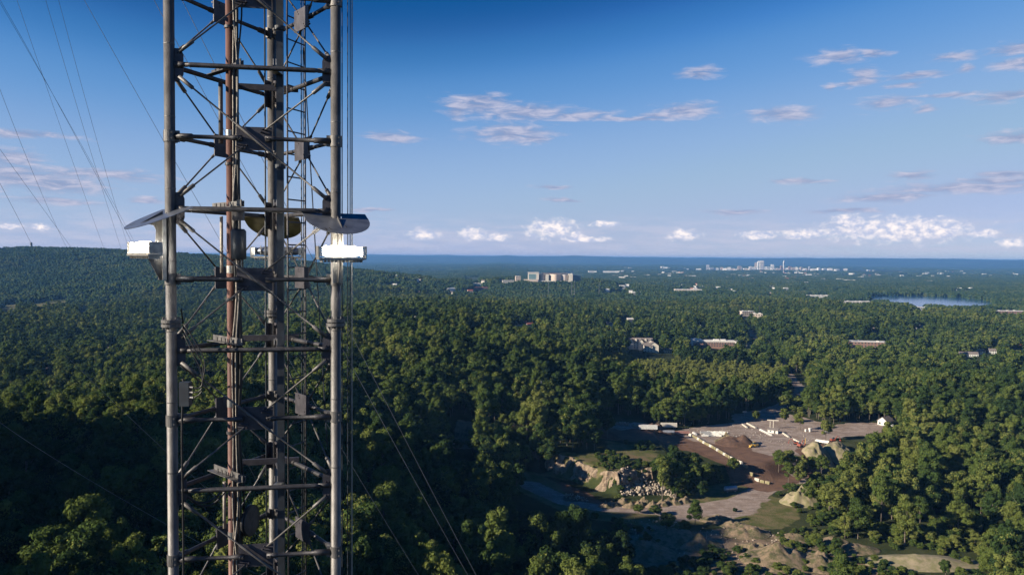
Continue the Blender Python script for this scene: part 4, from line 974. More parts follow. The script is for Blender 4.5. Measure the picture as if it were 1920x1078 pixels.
for k in range(7):
    p = gpt(1426 + k * 3.2, 807 + k * 1.6); o = MB().box((0, 0, .45), (1.9, .9, .9)).prism([(-.95, 0), (.95, 0), (.6, .4), (-.6, .4)], (0, 0, .9), (1, 0, 0), (0, 0, 1), .5).build('barrier_block', M_white, None, False, p); o.rotation_euler = (0, 0, R(-28 + k * 3)); tag(o, ORD[k] + ' short white block from the left in the row by the shed', 'block', 'white barrier blocks')
def shed():
    p = gpt(1450, 811); root = empty('weigh_shed', p, R(-32)); tag(root, 'small white shed with grey roof and a crossbar on two posts behind it', 'shed')
    w, r = MB(), MB(); gable(w, r, (0, 0, 0), 7.5, 4.2, 2.4, 1.0, 0, .35); w.build('wall', M_white, root); r.build('roof', M_roofg, root)
    MB().box((1.5, -2.14, 1.1), (1.0, .1, 2.0)).build('door', M_dsteel, root); MB().box((-1.6, -2.14, 1.5), (1.2, .1, .8)).build('window', M_glass, root)
shed()
def gantry():
    a, b_ = gpt(1444, 803), gpt(1450, 804); root = empty('crossbar_frame', a); tag(root, 'cream crossbar on two posts rising behind the little shed', 'frame')
    d = b_ - a
    MB().tube((0, 0, 0), (0, 0, 6.5), .28, n=8).build('post', M_wallw, root); MB().tube(tuple(d), (d.x, d.y, 6.5), .28, n=8).build('post', M_wallw, root)
    MB().box(((-1.5 + d.x) / 2 + 1.5, d.y / 2, 6.6), (8.5, .5, .7), R(-12)).build('crossbar', M_wallw, root)
gantry()
def tank():
    p = gpt(1370, 921); root = empty('storage_tank', p, R(14)); tag(root, 'silver horizontal cylinder tank lying beside the curved track', 'tank')
    MB().poly([(-4, 0, 1.75), (-3.75, 0, 1.75), (3.75, 0, 1.75), (4, 0, 1.75)], [1.2, 1.6, 1.6, 1.2], 24).build('shell', M_tank, root, True)
    MB().poly([(-4.05, 0, 1.75), (-3.95, 0, 1.75)], [1.0, 1.2], 24).build('end_cap', M_white, root)
    for x in (-2.5, 2.5): MB().box((x, 0, .35), (.4, 2.4, .9)).build('saddle', M_conc, root)
    for x in (-1.5, 1.8): MB().tube((x, 0, 3.2), (x, 0, 3.9), .2, n=8).build('vent_pipe', M_dsteel, root)
tank()
def loader():
    p = gpt(1414, 838); root = empty('wheel_loader', p, R(195)); tag(root, 'yellow wheel loader at the foot of the big soil heap', 'loader')
    MB().box((-1.3, 0, 1.5), (2.8, 2.0, 1.3)).box((-2.3, 0, 1.5), (1.0, 1.7, 1.0)).build('engine_body', M_yel, root)
    MB().box((1.3, 0, 1.3), (1.6, 1.5, 1.0)).build('front_frame', M_yel, root)
    cb = MB().box((.1, 0, 2.9), (1.5, 1.5, 1.6)).build('cab', M_glass, root); MB().box((.1, 0, 3.78), (1.7, 1.7, .16)).build('cab_roof', M_yel, cb)
    for s_ in (-1, 1): MB().poly([(.9, s_ * .6, 2.0), (2.4, s_ * .6, 1.6), (3.3, s_ * .6, .8)], .16, 6).build('lift_arm', M_yel, root)
    MB().prism([(0, 0), (1.1, 0), (1.2, .25), (.3, .4), (.1, 1.2), (-.1, 1.2)], (3.3, 0, .15), (1, 0, 0), (0, 0, 1), 2.7).build('bucket', M_yel, root)
    wheels(root, (-1.6, 1.6), 1.05, .8, .5)
loader()
def digger(u, v, rz, label, s=1.0):
    p = gpt(u, v); root = empty('excavator', p, R(rz)); root.scale = (s, s, s); tag(root, label, 'excavator')
    for s_ in (-1, 1): MB().prism([(-1.9, .1), (1.9, .1), (2.2, .5), (1.9, .9), (-1.9, .9), (-2.2, .5)], (0, s_ * 1.15, 0), (1, 0, 0), (0, 0, 1), .55).build('track', M_tire, root)
    MB().box((-.3, 0, 1.6), (3.4, 2.5, 1.1)).box((-1.5, 0, 2.3), (1.0, 2.3, .5)).build('engine_body', M_red, root)
    MB().box((.8, .8, 2.7), (1.4, .9, 1.5)).build('cab', M_glass, root)
    MB().poly([(1.2, -.3, 1.9), (3.2, -.3, 4.6), (5.2, -.3, 4.2)], [.3, .28, .2], 6).build('boom', M_red, root)
    MB().poly([(5.2, -.3, 4.3), (6.0, -.3, 1.6)], [.2, .16], 6).build('arm', M_red, root)
    MB().prism([(-.5, 0), (.5, .1), (.6, .7), (0, .9)], (6.0, -.3, .7), (1, 0, 0), (0, 0, 1), 1.1).build('bucket', M_red, root)
digger(1500, 838, 40, 'rusty red excavator with raised boom on the right side of the yard'); digger(1492, 833, 170, 'dull red machine left of the excavator', .8); digger(1562, 828, 10, 'red machine half hidden by trees at the far right of the yard', .9)
p = gpt(1527, 839); cr = empty('crate', p, R(-25)); tag(cr, 'white open crate between the beams and the open trailer', 'crate')
cb_ = MB().box((0, 0, .1), (4, 2.4, .2)); [cb_.box((s_ * 1.95, 0, 1.0), (.15, 2.4, 1.7)) for s_ in (-1, 1)]; [cb_.box((0, s_ * 1.15, 1.0), (4, .15, 1.7)) for s_ in (-1, 1)]; cb_.build('sides', M_white, cr)
p = gpt(1510, 833); po = empty('yard_post', p); tag(po, 'yellow post standing beside the red excavator', 'post'); MB().tube((0, 0, 0), (0, 0, 4.2), .22, n=8).build('shaft', M_yel, po); MB().tube((0, 0, 4.2), (0, 0, 4.5), .3, .1, n=8).build('cap', M_yel, po)
for u, v, lb in ((1519, 809, 'white portable toilet by the trees at the back of the yard'), (1511, 809, 'smaller white cabin left of the portable toilet')):
    p = gpt(u, v); r_ = empty('portable_toilet' if 'toilet by' in lb else 'small_cabin', p, R(20)); tag(r_, lb, 'cabin'); s_ = 1 if 'toilet by' in lb else .7
    MB().box((0, 0, 1.3 * s_), (1.8 * s_, 1.8 * s_, 2.6 * s_)).build('wall', M_white, r_); MB().box((0, 0, 2.7 * s_), (2.0 * s_, 2.0 * s_, .2)).build('roof', M_roofw, r_); MB().box((0, -.92 * s_, 1.2 * s_), (.8 * s_, .08, 2.0 * s_)).build('door', M_wallw, r_)
def car(u, v, rz, m, label):
    p = gpt(u, v); root = empty('parked_car', p, R(rz)); tag(root, label, 'car')
    MB().prism([(-2.2, .3), (2.2, .3), (2.25, .8), (1.2, .95), (-1.9, 1.0), (-2.25, .8)], (0, 0, 0), (1, 0, 0), (0, 0, 1), 1.8).build('body', m, root)
    MB().prism([(-1.7, .95), (1.0, .95), (.4, 1.45), (-1.2, 1.45)], (0, 0, 0), (1, 0, 0), (0, 0, 1), 1.5).build('cabin_glass', M_glass, root); MB().box((-.4, 0, 1.47), (1.5, 1.45, .06)).build('roof', m, root)
    wheels(root, (-1.4, 1.4), .8, .33, .22)
car(1549, 812, 20, M_white, 'white car parked near the trees right of the cabins'); car(1674, 799, -35, M_white, 'white car beside the farmhouse'); car(1497, 728, 70, M_conc, 'pale car on the road between the trees')
car(1562, 762, 10, M_white, 'lone white car glimpsed between trees above the yard'); car(1712, 771, 0, M_white, 'white vehicle among trees right of the farmhouse')
def signp(u, v, label):
    p = gpt(u, v); root = empty('road_sign', p); tag(root, label, 'sign'); MB().tube((0, 0, 0), (0, 0, 5.0), .14, n=6).build('post', M_zinc, root); MB().box((0, -.15, 5.0), (3.4, .15, 1.0)).build('board', M_conc, root)
signp(1396, 783, 'pale board on a post at the yard entrance, left one'); signp(1423, 782, 'pale board on a post at the yard entrance, right one')
p = gpt(1014, 782); po = empty('lamp_mast', p); tag(po, 'thin grey pole with a small head rising from the woods at centre', 'pole'); MB().tube((0, 0, 0), (0, 0, 26), .22, .16, n=6).build('shaft', M_zinc, po); MB().box((0, 0, 26), (1.0, .5, 1.6)).build('head', M_zinc, po)
for u, v, L, lb in ((848, 834, 4, 'pale barrier at the left of the small hidden lot'), (889, 832, 7, 'longer pale barrier at the right of the small hidden lot')):
    p = gpt(u, v); o = MB().box((0, 0, .5), (L, .8, 1.0)).box((0, 0, 1.05), (L * .9, .4, .2)).build('lot_barrier', M_conc, None, False, p); tag(o, lb, 'barrier')

# ------------------------------------------------------------------ lattice tower
LL = ptY(320.6, 520, 14.2); RR = ptY(629.6, 520, 14.68); LL.z = RR.z = 0
fd = (RR - LL); FL = fd.length; fx = fd.normalized(); fn = Vector((-fx.y, fx.x, 0))     # fn points away from the camera
KK = (LL + RR) / 2 + fn * FL * 0.866
CEN = (LL + RR + KK) / 3
zA0 = ptY(321, 390, 14.2).z; DZ = 2.532
zg = hz(CEN.x, CEN.y)
TB = Vector((CEN.x, CEN.y, zg))
tower = empty('lattice_tower', TB); tag(tower, 'tall three legged grey steel lattice tower filling the left of the picture', 'tower')
def TP(mb_, name, m, smooth=False, parent=None):
    mb_.v = [(v[0] - TB.x, v[1] - TB.y, v[2] - TB.z) for v in mb_.v]
    return mb_.build(name, m, parent or tower, smooth)
ZT = CZ + 26.0
def V3(p, z): return Vector((p.x, p.y, z))
zF = ptY(321, 607, 14.2).z
for P in (LL, RR, KK):
    leg = TP(MB().tube(V3(P, zg - 2), V3(P, ZT), .0925, n=24), 'leg', M_steel, True)
    b = MB()
    for kz in (-2, -1, 0, 1):
        zz = zF + kz * 12.66 if False else zF + kz * 7.6 * 1.0
        if abs(zz - zF) > .1: continue
        for s_ in (-.055, .02): b.tube(V3(P, zz + s_), V3(P, zz + s_ + .055), .172, n=24)
        for q in range(10):
            a = q * .628; c_ = P + Vector((math.cos(a), math.sin(a), 0)) * .14
            b.tube(V3(c_, zz - .10), V3(c_, zz + .12), .014, n=6)
    TP(b, 'leg_flange', M_steel, False)
    # thin straps round the leg
    for q in range(9): TP(MB().tube(V3(P, zA0 - 5.0 + q * 1.27 + .25), V3(P, zA0 - 5.0 + q * 1.27 + .268), .0955, n=20), 'strap', M_steel)
faces = [(LL, RR), (RR, KK), (KK, LL)]
for fi, (a, b_) in enumerate(faces):
    ex = (b_ - a).normalized(); out = Vector((ex.y, -ex.x, 0))
    if out.dot((a + b_) / 2 - CEN) < 0: out = -out
    for k in range(-3, 3):
        z = zA0 + k * DZ
        # gusset plates on both legs
        for P, s_ in ((a, 1), (b_, -1)):
            g = MB(); o = V3(P, z) + ex * s_ * .085
            g.prism([(0, -.28), (.11 * s_, -.28), (.155 * s_, -.17), (.155 * s_, .17), (.11 * s_, .28), (0, .28)], o, ex, (0, 0, 1), .016)
            for dz_ in (-.2, -.05, .05, .2):
                for dx_ in (.05, .1): g.tube(o + ex * s_ * dx_ + Vector((0, 0, dz_)) - out * .03, o + ex * s_ * dx_ + Vector((0, 0, dz_)) + out * .035, .013, n=6)
            TP(g, 'gusset_plate', M_plate)
        # full horizontal bar with flattened ends
        h = MB(); p0 = V3(a, z - .01) + ex * .12 + out * .05; p1 = V3(b_, z - .01) - ex * .12 + out * .05
        h.poly([p0 + ex * .16, p0 + ex * .26, p1 - ex * .26, p1 - ex * .16], [.03, .044, .044, .03], 14)
        for p_, s_ in ((p0, 1), (p1, -1)): h.box(p_ + ex * s_ * .09, (.22, .02, .085), M=Matrix((ex, out, Vector((0, 0, 1)))).transposed())
        TP(h, 'horizontal_bar', M_dsteel, True)
        # mid level: collars, half bars, centre plate
        zb = z - DZ / 2; mid = (a + b_) / 2
        pl = MB(); pl.prism([(-.31, -.21), (.31, -.21), (.31, .21), (-.31, .21)], V3(mid, zb), ex, (0, 0, 1), .018)
        for sx_ in (-1, 1):
            for sz_ in (-1, 1):
                if sx_ * sz_ > 0:
                    for q in (0, 1):
                        c_ = V3(mid, zb + sz_ * (.12 + .05 * q)) + ex * sx_ * (.12 + .03 * q)
                        pl.tube(c_ - out * .02, c_ + out * .09, .014, n=6)
                        pl.tube(c_ + out * .03, c_ + out * .03 + ex * sx_ * .16 + Vector((0, 0, -sz_ * .02)), .018, n=6)
        TP(pl, 'centre_plate', M_plate)
        for P, s_ in ((a, 1), (b_, -1)):
            hb = MB(); q0 = V3(P, zb) + ex * s_ * .10 + out * .03; q1 = V3(mid, zb) - ex * s_ * .20 + out * .05
            hb.poly([q0, q0 + ex * s_ * .28, q0 + ex * s_ * .30, q1 - ex * s_ * .18, q1 - ex * s_ * .16, q1], [.055, .055, .038, .038, .05, .05], 12)
            for dx_ in (.02, .07): hb.tube(q1 - ex * s_ * dx_ - out * .02, q1 - ex * s_ * dx_ + out * .075, .018, n=6)
            TP(hb, 'half_bar', M_dsteel, True)
        # diagonals: both run from gusset to gusset through the centre plate
        for (P, Q, sg, of) in ((a, b_, 1, .075), (b_, a, -1, .035)):
            e_ = ex * sg; p0 = V3(P, z - .22) + e_ * .17 + out * of * .5; p1 = V3(Q, z - DZ + .22) - e_ * .17 + out * of * .5; c_ = V3(mid, zb) + out * of
            d_ = (c_ - p0).normalized(); dg = MB()
            if sg == 1:
                dg.poly([p0, p0 + d_ * .3, p0 + d_ * .32, c_ - d_ * .38, c_ - d_ * .36, c_ + d_ * .36, c_ + d_ * .38, p1 - d_ * .32, p1 - d_ * .3, p1], [.036, .036, .016, .016, .027, .027, .016, .016, .036, .036], 8)
            else:
                dg.poly([p0, p0 + d_ * .3, p0 + d_ * .32, c_ - d_ * .24], [.036, .036, .016, .016], 8)
                dg.poly([c_ + d_ * .24, p1 - d_ * .32, p1 - d_ * .3, p1], [.016, .016, .036, .036], 8)
            TP(dg, 'diagonal_rod', M_steel, True)
# collars on legs at the mid levels
for P in (LL, RR, KK):
    for k in range(-2, 3):
        zb = zA0 + k * DZ - DZ / 2; c_ = MB().tube(V3(P, zb - .10), V3(P, zb + .10), .108, n=20)
        for e_ in [(Q - P).normalized() for Q in (LL, RR, KK) if Q is not P]:
            c_.box(V3(P, zb) + e_ * .13, (.07, .05, .2), M=Matrix((e_, Vector((-e_.y, e_.x, 0)), Vector((0, 0, 1)))).transposed())
        for s_ in (-.05, .05): c_.tube(V3(P, zb + s_) - fn * .12 + fx * .06, V3(P, zb + s_) - fn * .15 + fx * .06, .016, n=6)
        TP(c_, 'leg_collar', M_steel)
# lower part of the mast, below the picture
lo = MB(); z = zA0 - 4 * DZ
while z > zg + 2:
    for (a, b_) in faces:
        lo.tube(V3(a, z), V3(b_, z), .04, n=6); lo.tube(V3(a, z), V3(b_, z - DZ), .018, n=5); lo.tube(V3(b_, z), V3(a, z - DZ), .018, n=5)
    z -= DZ
z = zA0 + 3 * DZ
while z < ZT:
    for (a, b_) in faces:
        lo.tube(V3(a, z), V3(b_, z), .04, n=6); lo.tube(V3(a, z), V3(b_, z - DZ), .018, n=5); lo.tube(V3(b_, z), V3(a, z - DZ), .018, n=5)
    z += DZ
TP(lo, 'bracing', M_dsteel)
# channel beams in front of the back leg, and angle brackets off the front bars
def atP(u, v, Y): return ptY(u, v, Y)
for k in (1, -1, -2, 2):
    z = zA0 + k * DZ
    c0 = atP(449, 500, 16.0); c1 = atP(560, 500, 16.25); e_ = Vector((c1.x - c0.x, c1.y - c0.y, 0)); L = e_.length; e_.normalize(); m_ = (c0 + c1) / 2
    Mx = Matrix((e_, Vector((-e_.y, e_.x, 0)), Vector((0, 0, 1)))).transposed(); zz = z + (.0 if k > 0 else .03)
    b = MB().box((m_.x, m_.y, zz), (L, .012, .115), M=Mx)
    for s_ in (-1, 1): b.box(Vector((m_.x, m_.y, zz + s_ * .052)) + Vector((-e_.y, e_.x, 0)) * .035, (L * .998, .06, .010), M=Mx)
    TP(b, 'channel_beam', M_plate)
    TP(MB().tube((m_.x + .0, m_.y + .0, zz) - 0 * e_ if False else Vector((c0.x + .75, c0.y - .05, zz)), Vector((-4.30, 14.85, zz)), .03, n=8), 'standoff_arm', M_dsteel)
for k in (0, -1, -2, 1, 2):
    z = zA0 + k * DZ
    c0 = atP(393, 500, 15.35); c1 = atP(452, 500, 14.52); e_ = Vector((c1.x - c0.x, c1.y - c0.y, 0)); L = e_.length; e_.normalize(); m_ = (c0 + c1) / 2; nn_ = Vector((-e_.y, e_.x, 0))
    Mx = Matrix((e_, nn_, Vector((0, 0, 1)))).transposed()
    b = MB().box((m_.x, m_.y, z + .06), (L, .14, .012), M=Mx).box(Vector((m_.x, m_.y, z + .115)) + nn_ * .066, (L, .010, .10), M=Mx)
    for q in range(5): c_ = Vector((m_.x, m_.y, z + .07)) + e_ * (q - 2) * .16; b.tube(c_, c_ + Vector((0, 0, .07)), .013, n=6)
    b.box(Vector((c1.x, c1.y, z + .12)) - e_ * .05, (.16, .02, .12), M=Mx)
    TP(b, 'angle_bracket', M_steel if k <= 0 else M_dsteel)  # upper brackets darker: shade of their undersides is put into the colour
zlo, zhi = zg, ZT
def vert(u, Y, r, name, m, n=14, u2=None, z0=None, z1=None, wob=0.0, seed=0):
    a = atP(u, 480, Y); pts = []; z0 = z0 if z0 is not None else CZ - 12; z1 = z1 if z1 is not None else CZ + 8
    if wob == 0: pts = [(a.x, a.y, z0), (a.x, a.y, z1)]
    else:
        nseg = max(6, int((z1 - z0) / .25))
        for i in range(nseg + 1):
            z_ = z0 + (z1 - z0) * i / nseg; pts.append((a.x + wob * (vnoise(np.array([z_ * .75]), np.array([0.0]), seed)[0] - .5) * 2, a.y + wob * (vnoise(np.array([z_ * .6]), np.array([3.0]), seed)[0] - .5), z_))
    return TP(MB().poly(pts, r, n), name, m, True)
pipe = vert(431.5, 15.0, .062, 'riser_pipe', M_bronze, 18, z0=zg)
for k in (-2, -1, 0, 1): 
    a = atP(431.5, 480, 15.0); z = zA0 + k * DZ
    TP(MB().tube((a.x, a.y, z - DZ / 2 + .1), (a.x, a.y, z - DZ / 2 + .24), .07, n=18), 'pipe_band', M_zinc)
    TP(MB().tube((a.x, a.y, z + .85), (a.x, a.y, z + .90), .085, n=18), 'pipe_clamp', M_dsteel)
vert(439.5, 15.1, .03, 'grey_conduit', M_steel, 12)
for (u, Y, r, sd_, m, wb) in ((444, 15.0, .028, 1, M_black, .02), (447.5, 14.95, .026, 2, M_black, .03), (442, 14.9, .012, 3, M_cream, .09), (451, 15.15, .016, 4, M_black, .05), (445, 15.15, .03, 6, M_black, .02), (438, 14.95, .014, 5, M_cream, .05)):
    vert(u, Y, r, 'coax_cable', m, 8, wob=wb, seed=sd_)
zz = zA0 + DZ
vert(415.5, 15.1, .042, 'pale_conduit', M_steel, 12, z0=zz - DZ / 2 + .0, z1=zz - .12); vert(415.5, 15.1, .03, 'pale_conduit', M_cream, 12, z0=zA0 - DZ / 2 + .1, z1=zA0 - .1); vert(418, 15.1, .03, 'pale_conduit', M_cream, 12, z0=zA0 - 2 * DZ - 1.0, z1=zA0 - 2 * DZ - .1)
a = atP(526, 480, 14.84); TP(MB().box((a.x, a.y, CZ - 2), (.122, .122, 34), R(9)), 'waveguide_pole', M_pole)
for k in (-2, -1, 0, 1):
    b = MB()
    for s_ in (-.025, .025): b.tube((a.x + s_, a.y - .32, zA0 + k * DZ + .07), (a.x + s_, a.y - .32, zA0 + k * DZ + .18), .01, n=6)
    b.box((a.x, a.y - .2, zA0 + k * DZ - .02), (.14, .26, .05)); TP(b, 'pole_clamp', M_zinc)
    b = MB().tube((a.x, a.y, zA0 + k * DZ + .78), (a.x, a.y, zA0 + k * DZ + .85), .10, n=16); TP(b, 'pole_band', M_pole)
vert(514.5, 16.9, .028, 'side_conduit', M_pole, 10); vert(498, 16.6, .018, 'side_conduit', M_pole, 8)
# ladder
ld = []
for u, Y in ((539.5, 16.1), (572.5, 16.62)): ld.append(atP(u, 480, Y)); vert(u, Y, .019, 'ladder_rail', M_dsteel, 8)
rz0 = atP(541, 416.5, 16.1).z
for k in range(-16, 14): 
    z = rz0 + k * .4572; TP(MB().tube((ld[0].x, ld[0].y, z), (ld[1].x, ld[1].y, z), .015, n=8), 'ladder_rung', M_dsteel)
vert(565.5, 16.5, .012, 'safety_cable', M_pole, 6); vert(569, 16.75, .010, 'safety_cable', M_pole, 6)
a = atP(569, 90, 16.2); b_ = atP(597, 560, 16.2); TP(MB().poly([a, b_, b_ + (b_ - a) * .6], .012, 6), 'hanging_line', M_pole)
# junction cylinder on the cables
a = atP(447.5, 458, 14.7); bx = TP(MB().poly([(a.x, a.y, a.z - .28), (a.x, a.y, a.z - .26), (a.x, a.y, a.z + .24), (a.x, a.y, a.z + .28)], [.11, .135, .135, .10], 20), 'junction_box', M_pole, True)
for s_ in (-.07, 0, .07): TP(MB().tube((a.x + s_, a.y, a.z - .26), (a.x + s_, a.y, a.z - .62), .018, n=8), 'cable_gland', M_black)
TP(MB().box((a.x - .02, a.y + .05, a.z + .55), (.2, .1, .22)), 'cable_clamp', M_dsteel)
# control box on the left leg with looped leads
a = atP(348, 738, 14.0); TP(MB().box((a.x, a.y, a.z), (.17, .16, .42)), 'control_box', M_pole); 
for k in range(3):
    z = a.z + .13 - k * .09; TP(MB().tube((a.x + .07, a.y - .05, z), (a.x + .16, a.y - .06, z - .01), .022, n=10), 'connector', M_zinc)
    q = [Vector((a.x + .16, a.y - .06, z - .01)), Vector((a.x + .30, a.y - .05, z + .02 + .04 * k)), Vector((a.x + .34 - .03 * k, a.y, z + .45)), Vector((a.x + .14, a.y, z + .85 - k * .05)), Vector((a.x - .05, a.y + .05, z + 1.1))]
    P_ = []
    for i in range(13):
        t_ = i / 12 * 4; j_ = min(3, int(t_)); f_ = t_ - j_; p0 = q[max(0, j_ - 1)]; p1 = q[j_]; p2 = q[j_ + 1]; p3 = q[min(4, j_ + 2)]
        P_.append(0.5 * ((2 * p1) + (p2 - p0) * f_ + (2 * p0 - 5 * p1 + 4 * p2 - p3) * f_ ** 2 + (3 * p1 - p0 - 3 * p2 + p3) * f_ ** 3))
    TP(MB().poly(P_, .011, 8), 'lead', M_black, True)
# dark cable running down the left leg, and looped feeders lower down
vert(341, 14.1, .02, 'leg_cable', M_black, 8, z0=CZ - 14, z1=atP(345, 710, 14.1).z, wob=.03, seed=12)
def arc_cable(u0, v0, u1, v1, sag, Y, r, m):
    a, b_ = atP(u0, v0, Y), atP(u1, v1, Y + .3); TP(MB().poly([a.lerp(b_, t_ / 14) - Vector((0, 0, sag * 4 * (t_ / 14) * (1 - t_ / 14))) for t_ in range(15)], r, 8), 'looped_feeder', m, True)
arc_cable(346, 925, 420, 915, .22, 14.3, .022, M_black); arc_cable(352, 930, 432, 905, .30, 14.5, .02, M_black); arc_cable(340, 580, 345, 628, -.05, 14.2, .014, M_black); arc_cable(629, 525, 622, 562, .02, 14.55, .012, M_black)
a = atP(463, 975, 15.2); TP(MB().poly([a + Vector((-.09, .02, 0)), a + Vector((-.03, 0.01, 0)), a + Vector((.03, 0, 0)), a + Vector((.09, -.015, 0))], [.02, .22, .30, .30], 24), 'drum_antenna', M_black, True)
TP(MB().poly([a + Vector((.09, -.015, 0)), a + Vector((.10, -.017, 0))], [.28, .27], 24), 'radome', M_dsteel)

# ------------------------------------------------------------------ strobe lights: each is a thing hung on the tower
def strobe(P, outv, name_label, plate_m, led=True, zc=None, half=.43, sl=0.0):
    outv = Vector((outv[0], outv[1], 0)).normalized(); tv = Vector((-outv.y, outv.x, 0)); up = Vector((0, 0, 1))
    zc = zc; root = empty('strobe_light', V3(P, zc)); tag(root, name_label, 'warning light', 'white strobe lights on the tower')
    def loc(o, y, t_): return outv * o + tv * t_ + up * y
    # back channel along the leg
    b = MB(); Mx = Matrix((tv, outv, up)).transposed()
    b.box(loc(.125, .0, 0), (.17, .02, 1.12), M=Mx)
    for s_ in (-1, 1): b.box(loc(.155, 0, s_ * .085), (.012, .07, 1.12), M=Mx)
    for q in (-.45, -.1, .3, .45): b.tube(loc(.12, q, .03), loc(.15, q, .03), .018, n=8)
    b.build('mounting_channel', M_zinc, root)
    # radial fin with cut-out
    MB().prism([(.14, -.56), (.20, -.56), (.40, -.20), (.44, -.08), (.30, -.06), (.27, .16), (.26, .32), (.30, .40), (.46, .43), (.58, .40), (.14, .66)], (0, 0, 0), outv, up, .014).build('fin_bracket', M_steel, root)
    # lamp
    MB().box(loc(.46, -.115, 0), (half * 2 * .98, .26, .035), M=Mx).build('lamp_base', M_zinc, root)
    f_ = MB()
    f_.box(loc(.46, -.137, 0), (half * 1.8, .19, .01), M=Mx)
    for k in range(12): f_.box(loc(.46, -.16, (k - 5.5) / 6 * half * .9), (.012, .2, .045), M=Mx)
    f_.build('cooling_fin', M_zinc, root)
    pts = []; hh = .10; n = 16
    lens = MB(); vs = []
    for i in range(n + 1):
        t_ = -1 + 2 * i / n; w_ = .12 * (1 - abs(t_) ** 4 * .5); h_ = hh * (1 - abs(t_) ** 4 * .35) * (1 + .06 * math.sin(i * 2.1))
        for q in range(12):
            a_ = 2 * math.pi * q / 12; vs.append(loc(.46 + math.cos(a_) * w_, math.sin(a_) * h_ + .015, t_ * half * .80))
    fs = [(i * 12 + q, i * 12 + (q + 1) % 12, (i + 1) * 12 + (q + 1) % 12, (i + 1) * 12 + q) for i in range(n) for q in range(12)] + [tuple(range(12))[::-1], tuple(n * 12 + q for q in range(12))]
    lens.add(vs, fs); lens.build('lens', M_lamp if led else M_shield, root)
    for s_ in (-1, 1):
        MB().box(loc(.46, .01, s_ * half * .9), (half * .14, .2, .17), M=Mx).build('clear_end', M_clear, root)
        MB().box(loc(.46, .005, s_ * half * .985), (.016, .23, .20), M=Mx).build('end_cap', M_zinc, root)
        MB().tube(loc(.35, -.08, s_ * half * .6), loc(.35, .13, s_ * half * .6), .012, n=6).build('lens_clamp', M_zinc, root)
    # ice shield: D shaped sheet sloping down and outwards, notched round the leg
    sl_ = R(24 + sl); ox = outv * math.cos(sl_) - up * math.sin(sl_)
    D = [(-.14, -.58), (-.14, -.1), (.11, -.1), (.11, .1), (-.14, .1), (-.14, .58)]
    for i in range(17):
        a_ = math.pi / 2 - math.pi * i / 16; D.append((.16 + .68 * max(0, math.cos(a_)), .58 * math.sin(a_) * (1 if abs(math.sin(a_)) > 0 else 1)))
    sh = MB().prism(D, V3(Vector((0, 0, 0)), .66), ox, tv, .008).build('ice_shield', plate_m, root)
    sl2 = MB()
    for (o_, t2, an) in ((.42, .02, .5), (.50, .08, .2), (.62, -.22, .4), (.66, -.30, .1)): 
        c_ = Vector((0, 0, .66)) + ox * o_ + tv * t2; sl2.box(c_, (.10, .02, .012), M=Matrix((ox * math.cos(an) + tv * math.sin(an), tv * math.cos(an) - ox * math.sin(an), ox.cross(tv))).transposed())
    sl2.build('slot', M_dsteel, sh)
    return root
zs = ptY(321, 466, 14.2).z
strobe(LL, (-.66, -.75), 'lit white strobe light under a sloping ice shield on the left leg', M_shield, zc=zs)
strobe(RR, (.42, -.90), 'lit white strobe light under a sloping ice shield on the right leg', M_shield, zc=ptY(629, 473, 14.68).z)
strobe(KK, (-.05, 1.0), 'strobe light on the far back leg seen from behind under a yellowish shield', M_lampglow, zc=ptY(507, 472, 16.95).z, half=.56, sl=2, led=False)

# ------------------------------------------------------------------ wires
def bez(pts, n=24):
    out = []
    for i in range(n + 1):
        t_ = i / n
        if len(pts) == 2: out.append(pts[0].lerp(pts[1], t_))
        else: out.append(pts[0] * (1 - t_) ** 2 + pts[1] * 2 * t_ * (1 - t_) + pts[2] * t_ ** 2)
    return out
def wire(px, label, r=.02, m=M_wire, name='guy_wire', group=None):
    P = [ptY(u, v, Y) for u, v, Y in px]
    if len(P) == 3:                                     # through the middle point
        P[1] = P[1] * 2 - (P[0] + P[2]) / 2
    o = MB().poly(bez(P), r, 6).build(name, m); tag(o, label, 'wire', group); return o
def to_ground(px, **k): return px
wire([(90, -500, 34), (640, 590, 44), (893, 1078, 52)], 'pale guy wire right of the tower, outer one of the close pair', .013)
wire([(20, -500, 36), (640, 650, 46), (880, 1082, 54)], 'pale guy wire right of the tower, inner one of the close pair', .013)
wire([(-120, -500, 40), (467, 545, 52), (790, 1086, 62)], 'faint guy wire crossing behind the whole tower and leaving left of the bright pair', .012)
wire([(-40, -54, 60), (160, 290, 80), (500, 938, 120)], 'thin guy wire in the left sky that runs on down behind the tower', .015)
wire([(-160, -250, 60), (75, 135, 80), (262, 472, 130)], 'steeply slanting thin guy wire from the upper left corner to the left lamp', .015)
wire([(-30, -190, 60), (100, 200, 80), (200, 480, 130)], 'thin guy wire crossing the steep one high in the left sky', .014)
wire([(20, -230, 60), (155, 235, 80), (230, 475, 130)], 'thin guy wire left of the middle in the left sky', .014)
wire([(45, -250, 60), (175, 240, 80), (245, 478, 130)], 'rightmost of the thin guy wires left of the lamp', .014)
wire([(-60, 0, 60), (60, 320, 80), (132, 478, 130)], 'thin guy wire entering at the left edge a quarter way down', .014)
wire([(-100, 140, 60), (65, 370, 80), (215, 575, 130)], 'thin guy wire entering the left edge at cloud height', .014)
wire([(-60, 235, 60), (32, 405, 80), (90, 520, 130)], 'lowest thin guy wire ending on the left mountain', .015)
wire([(-20, 515, 70), (225, 765, 90), (495, 1013, 110)], 'pale guy wire crossing the left woods to behind the left leg', .016)
wire([(-40, 760, 60), (157, 893, 70), (480, 1075, 80)], 'lowest pale guy wire crossing the dark lower left woods', .013)
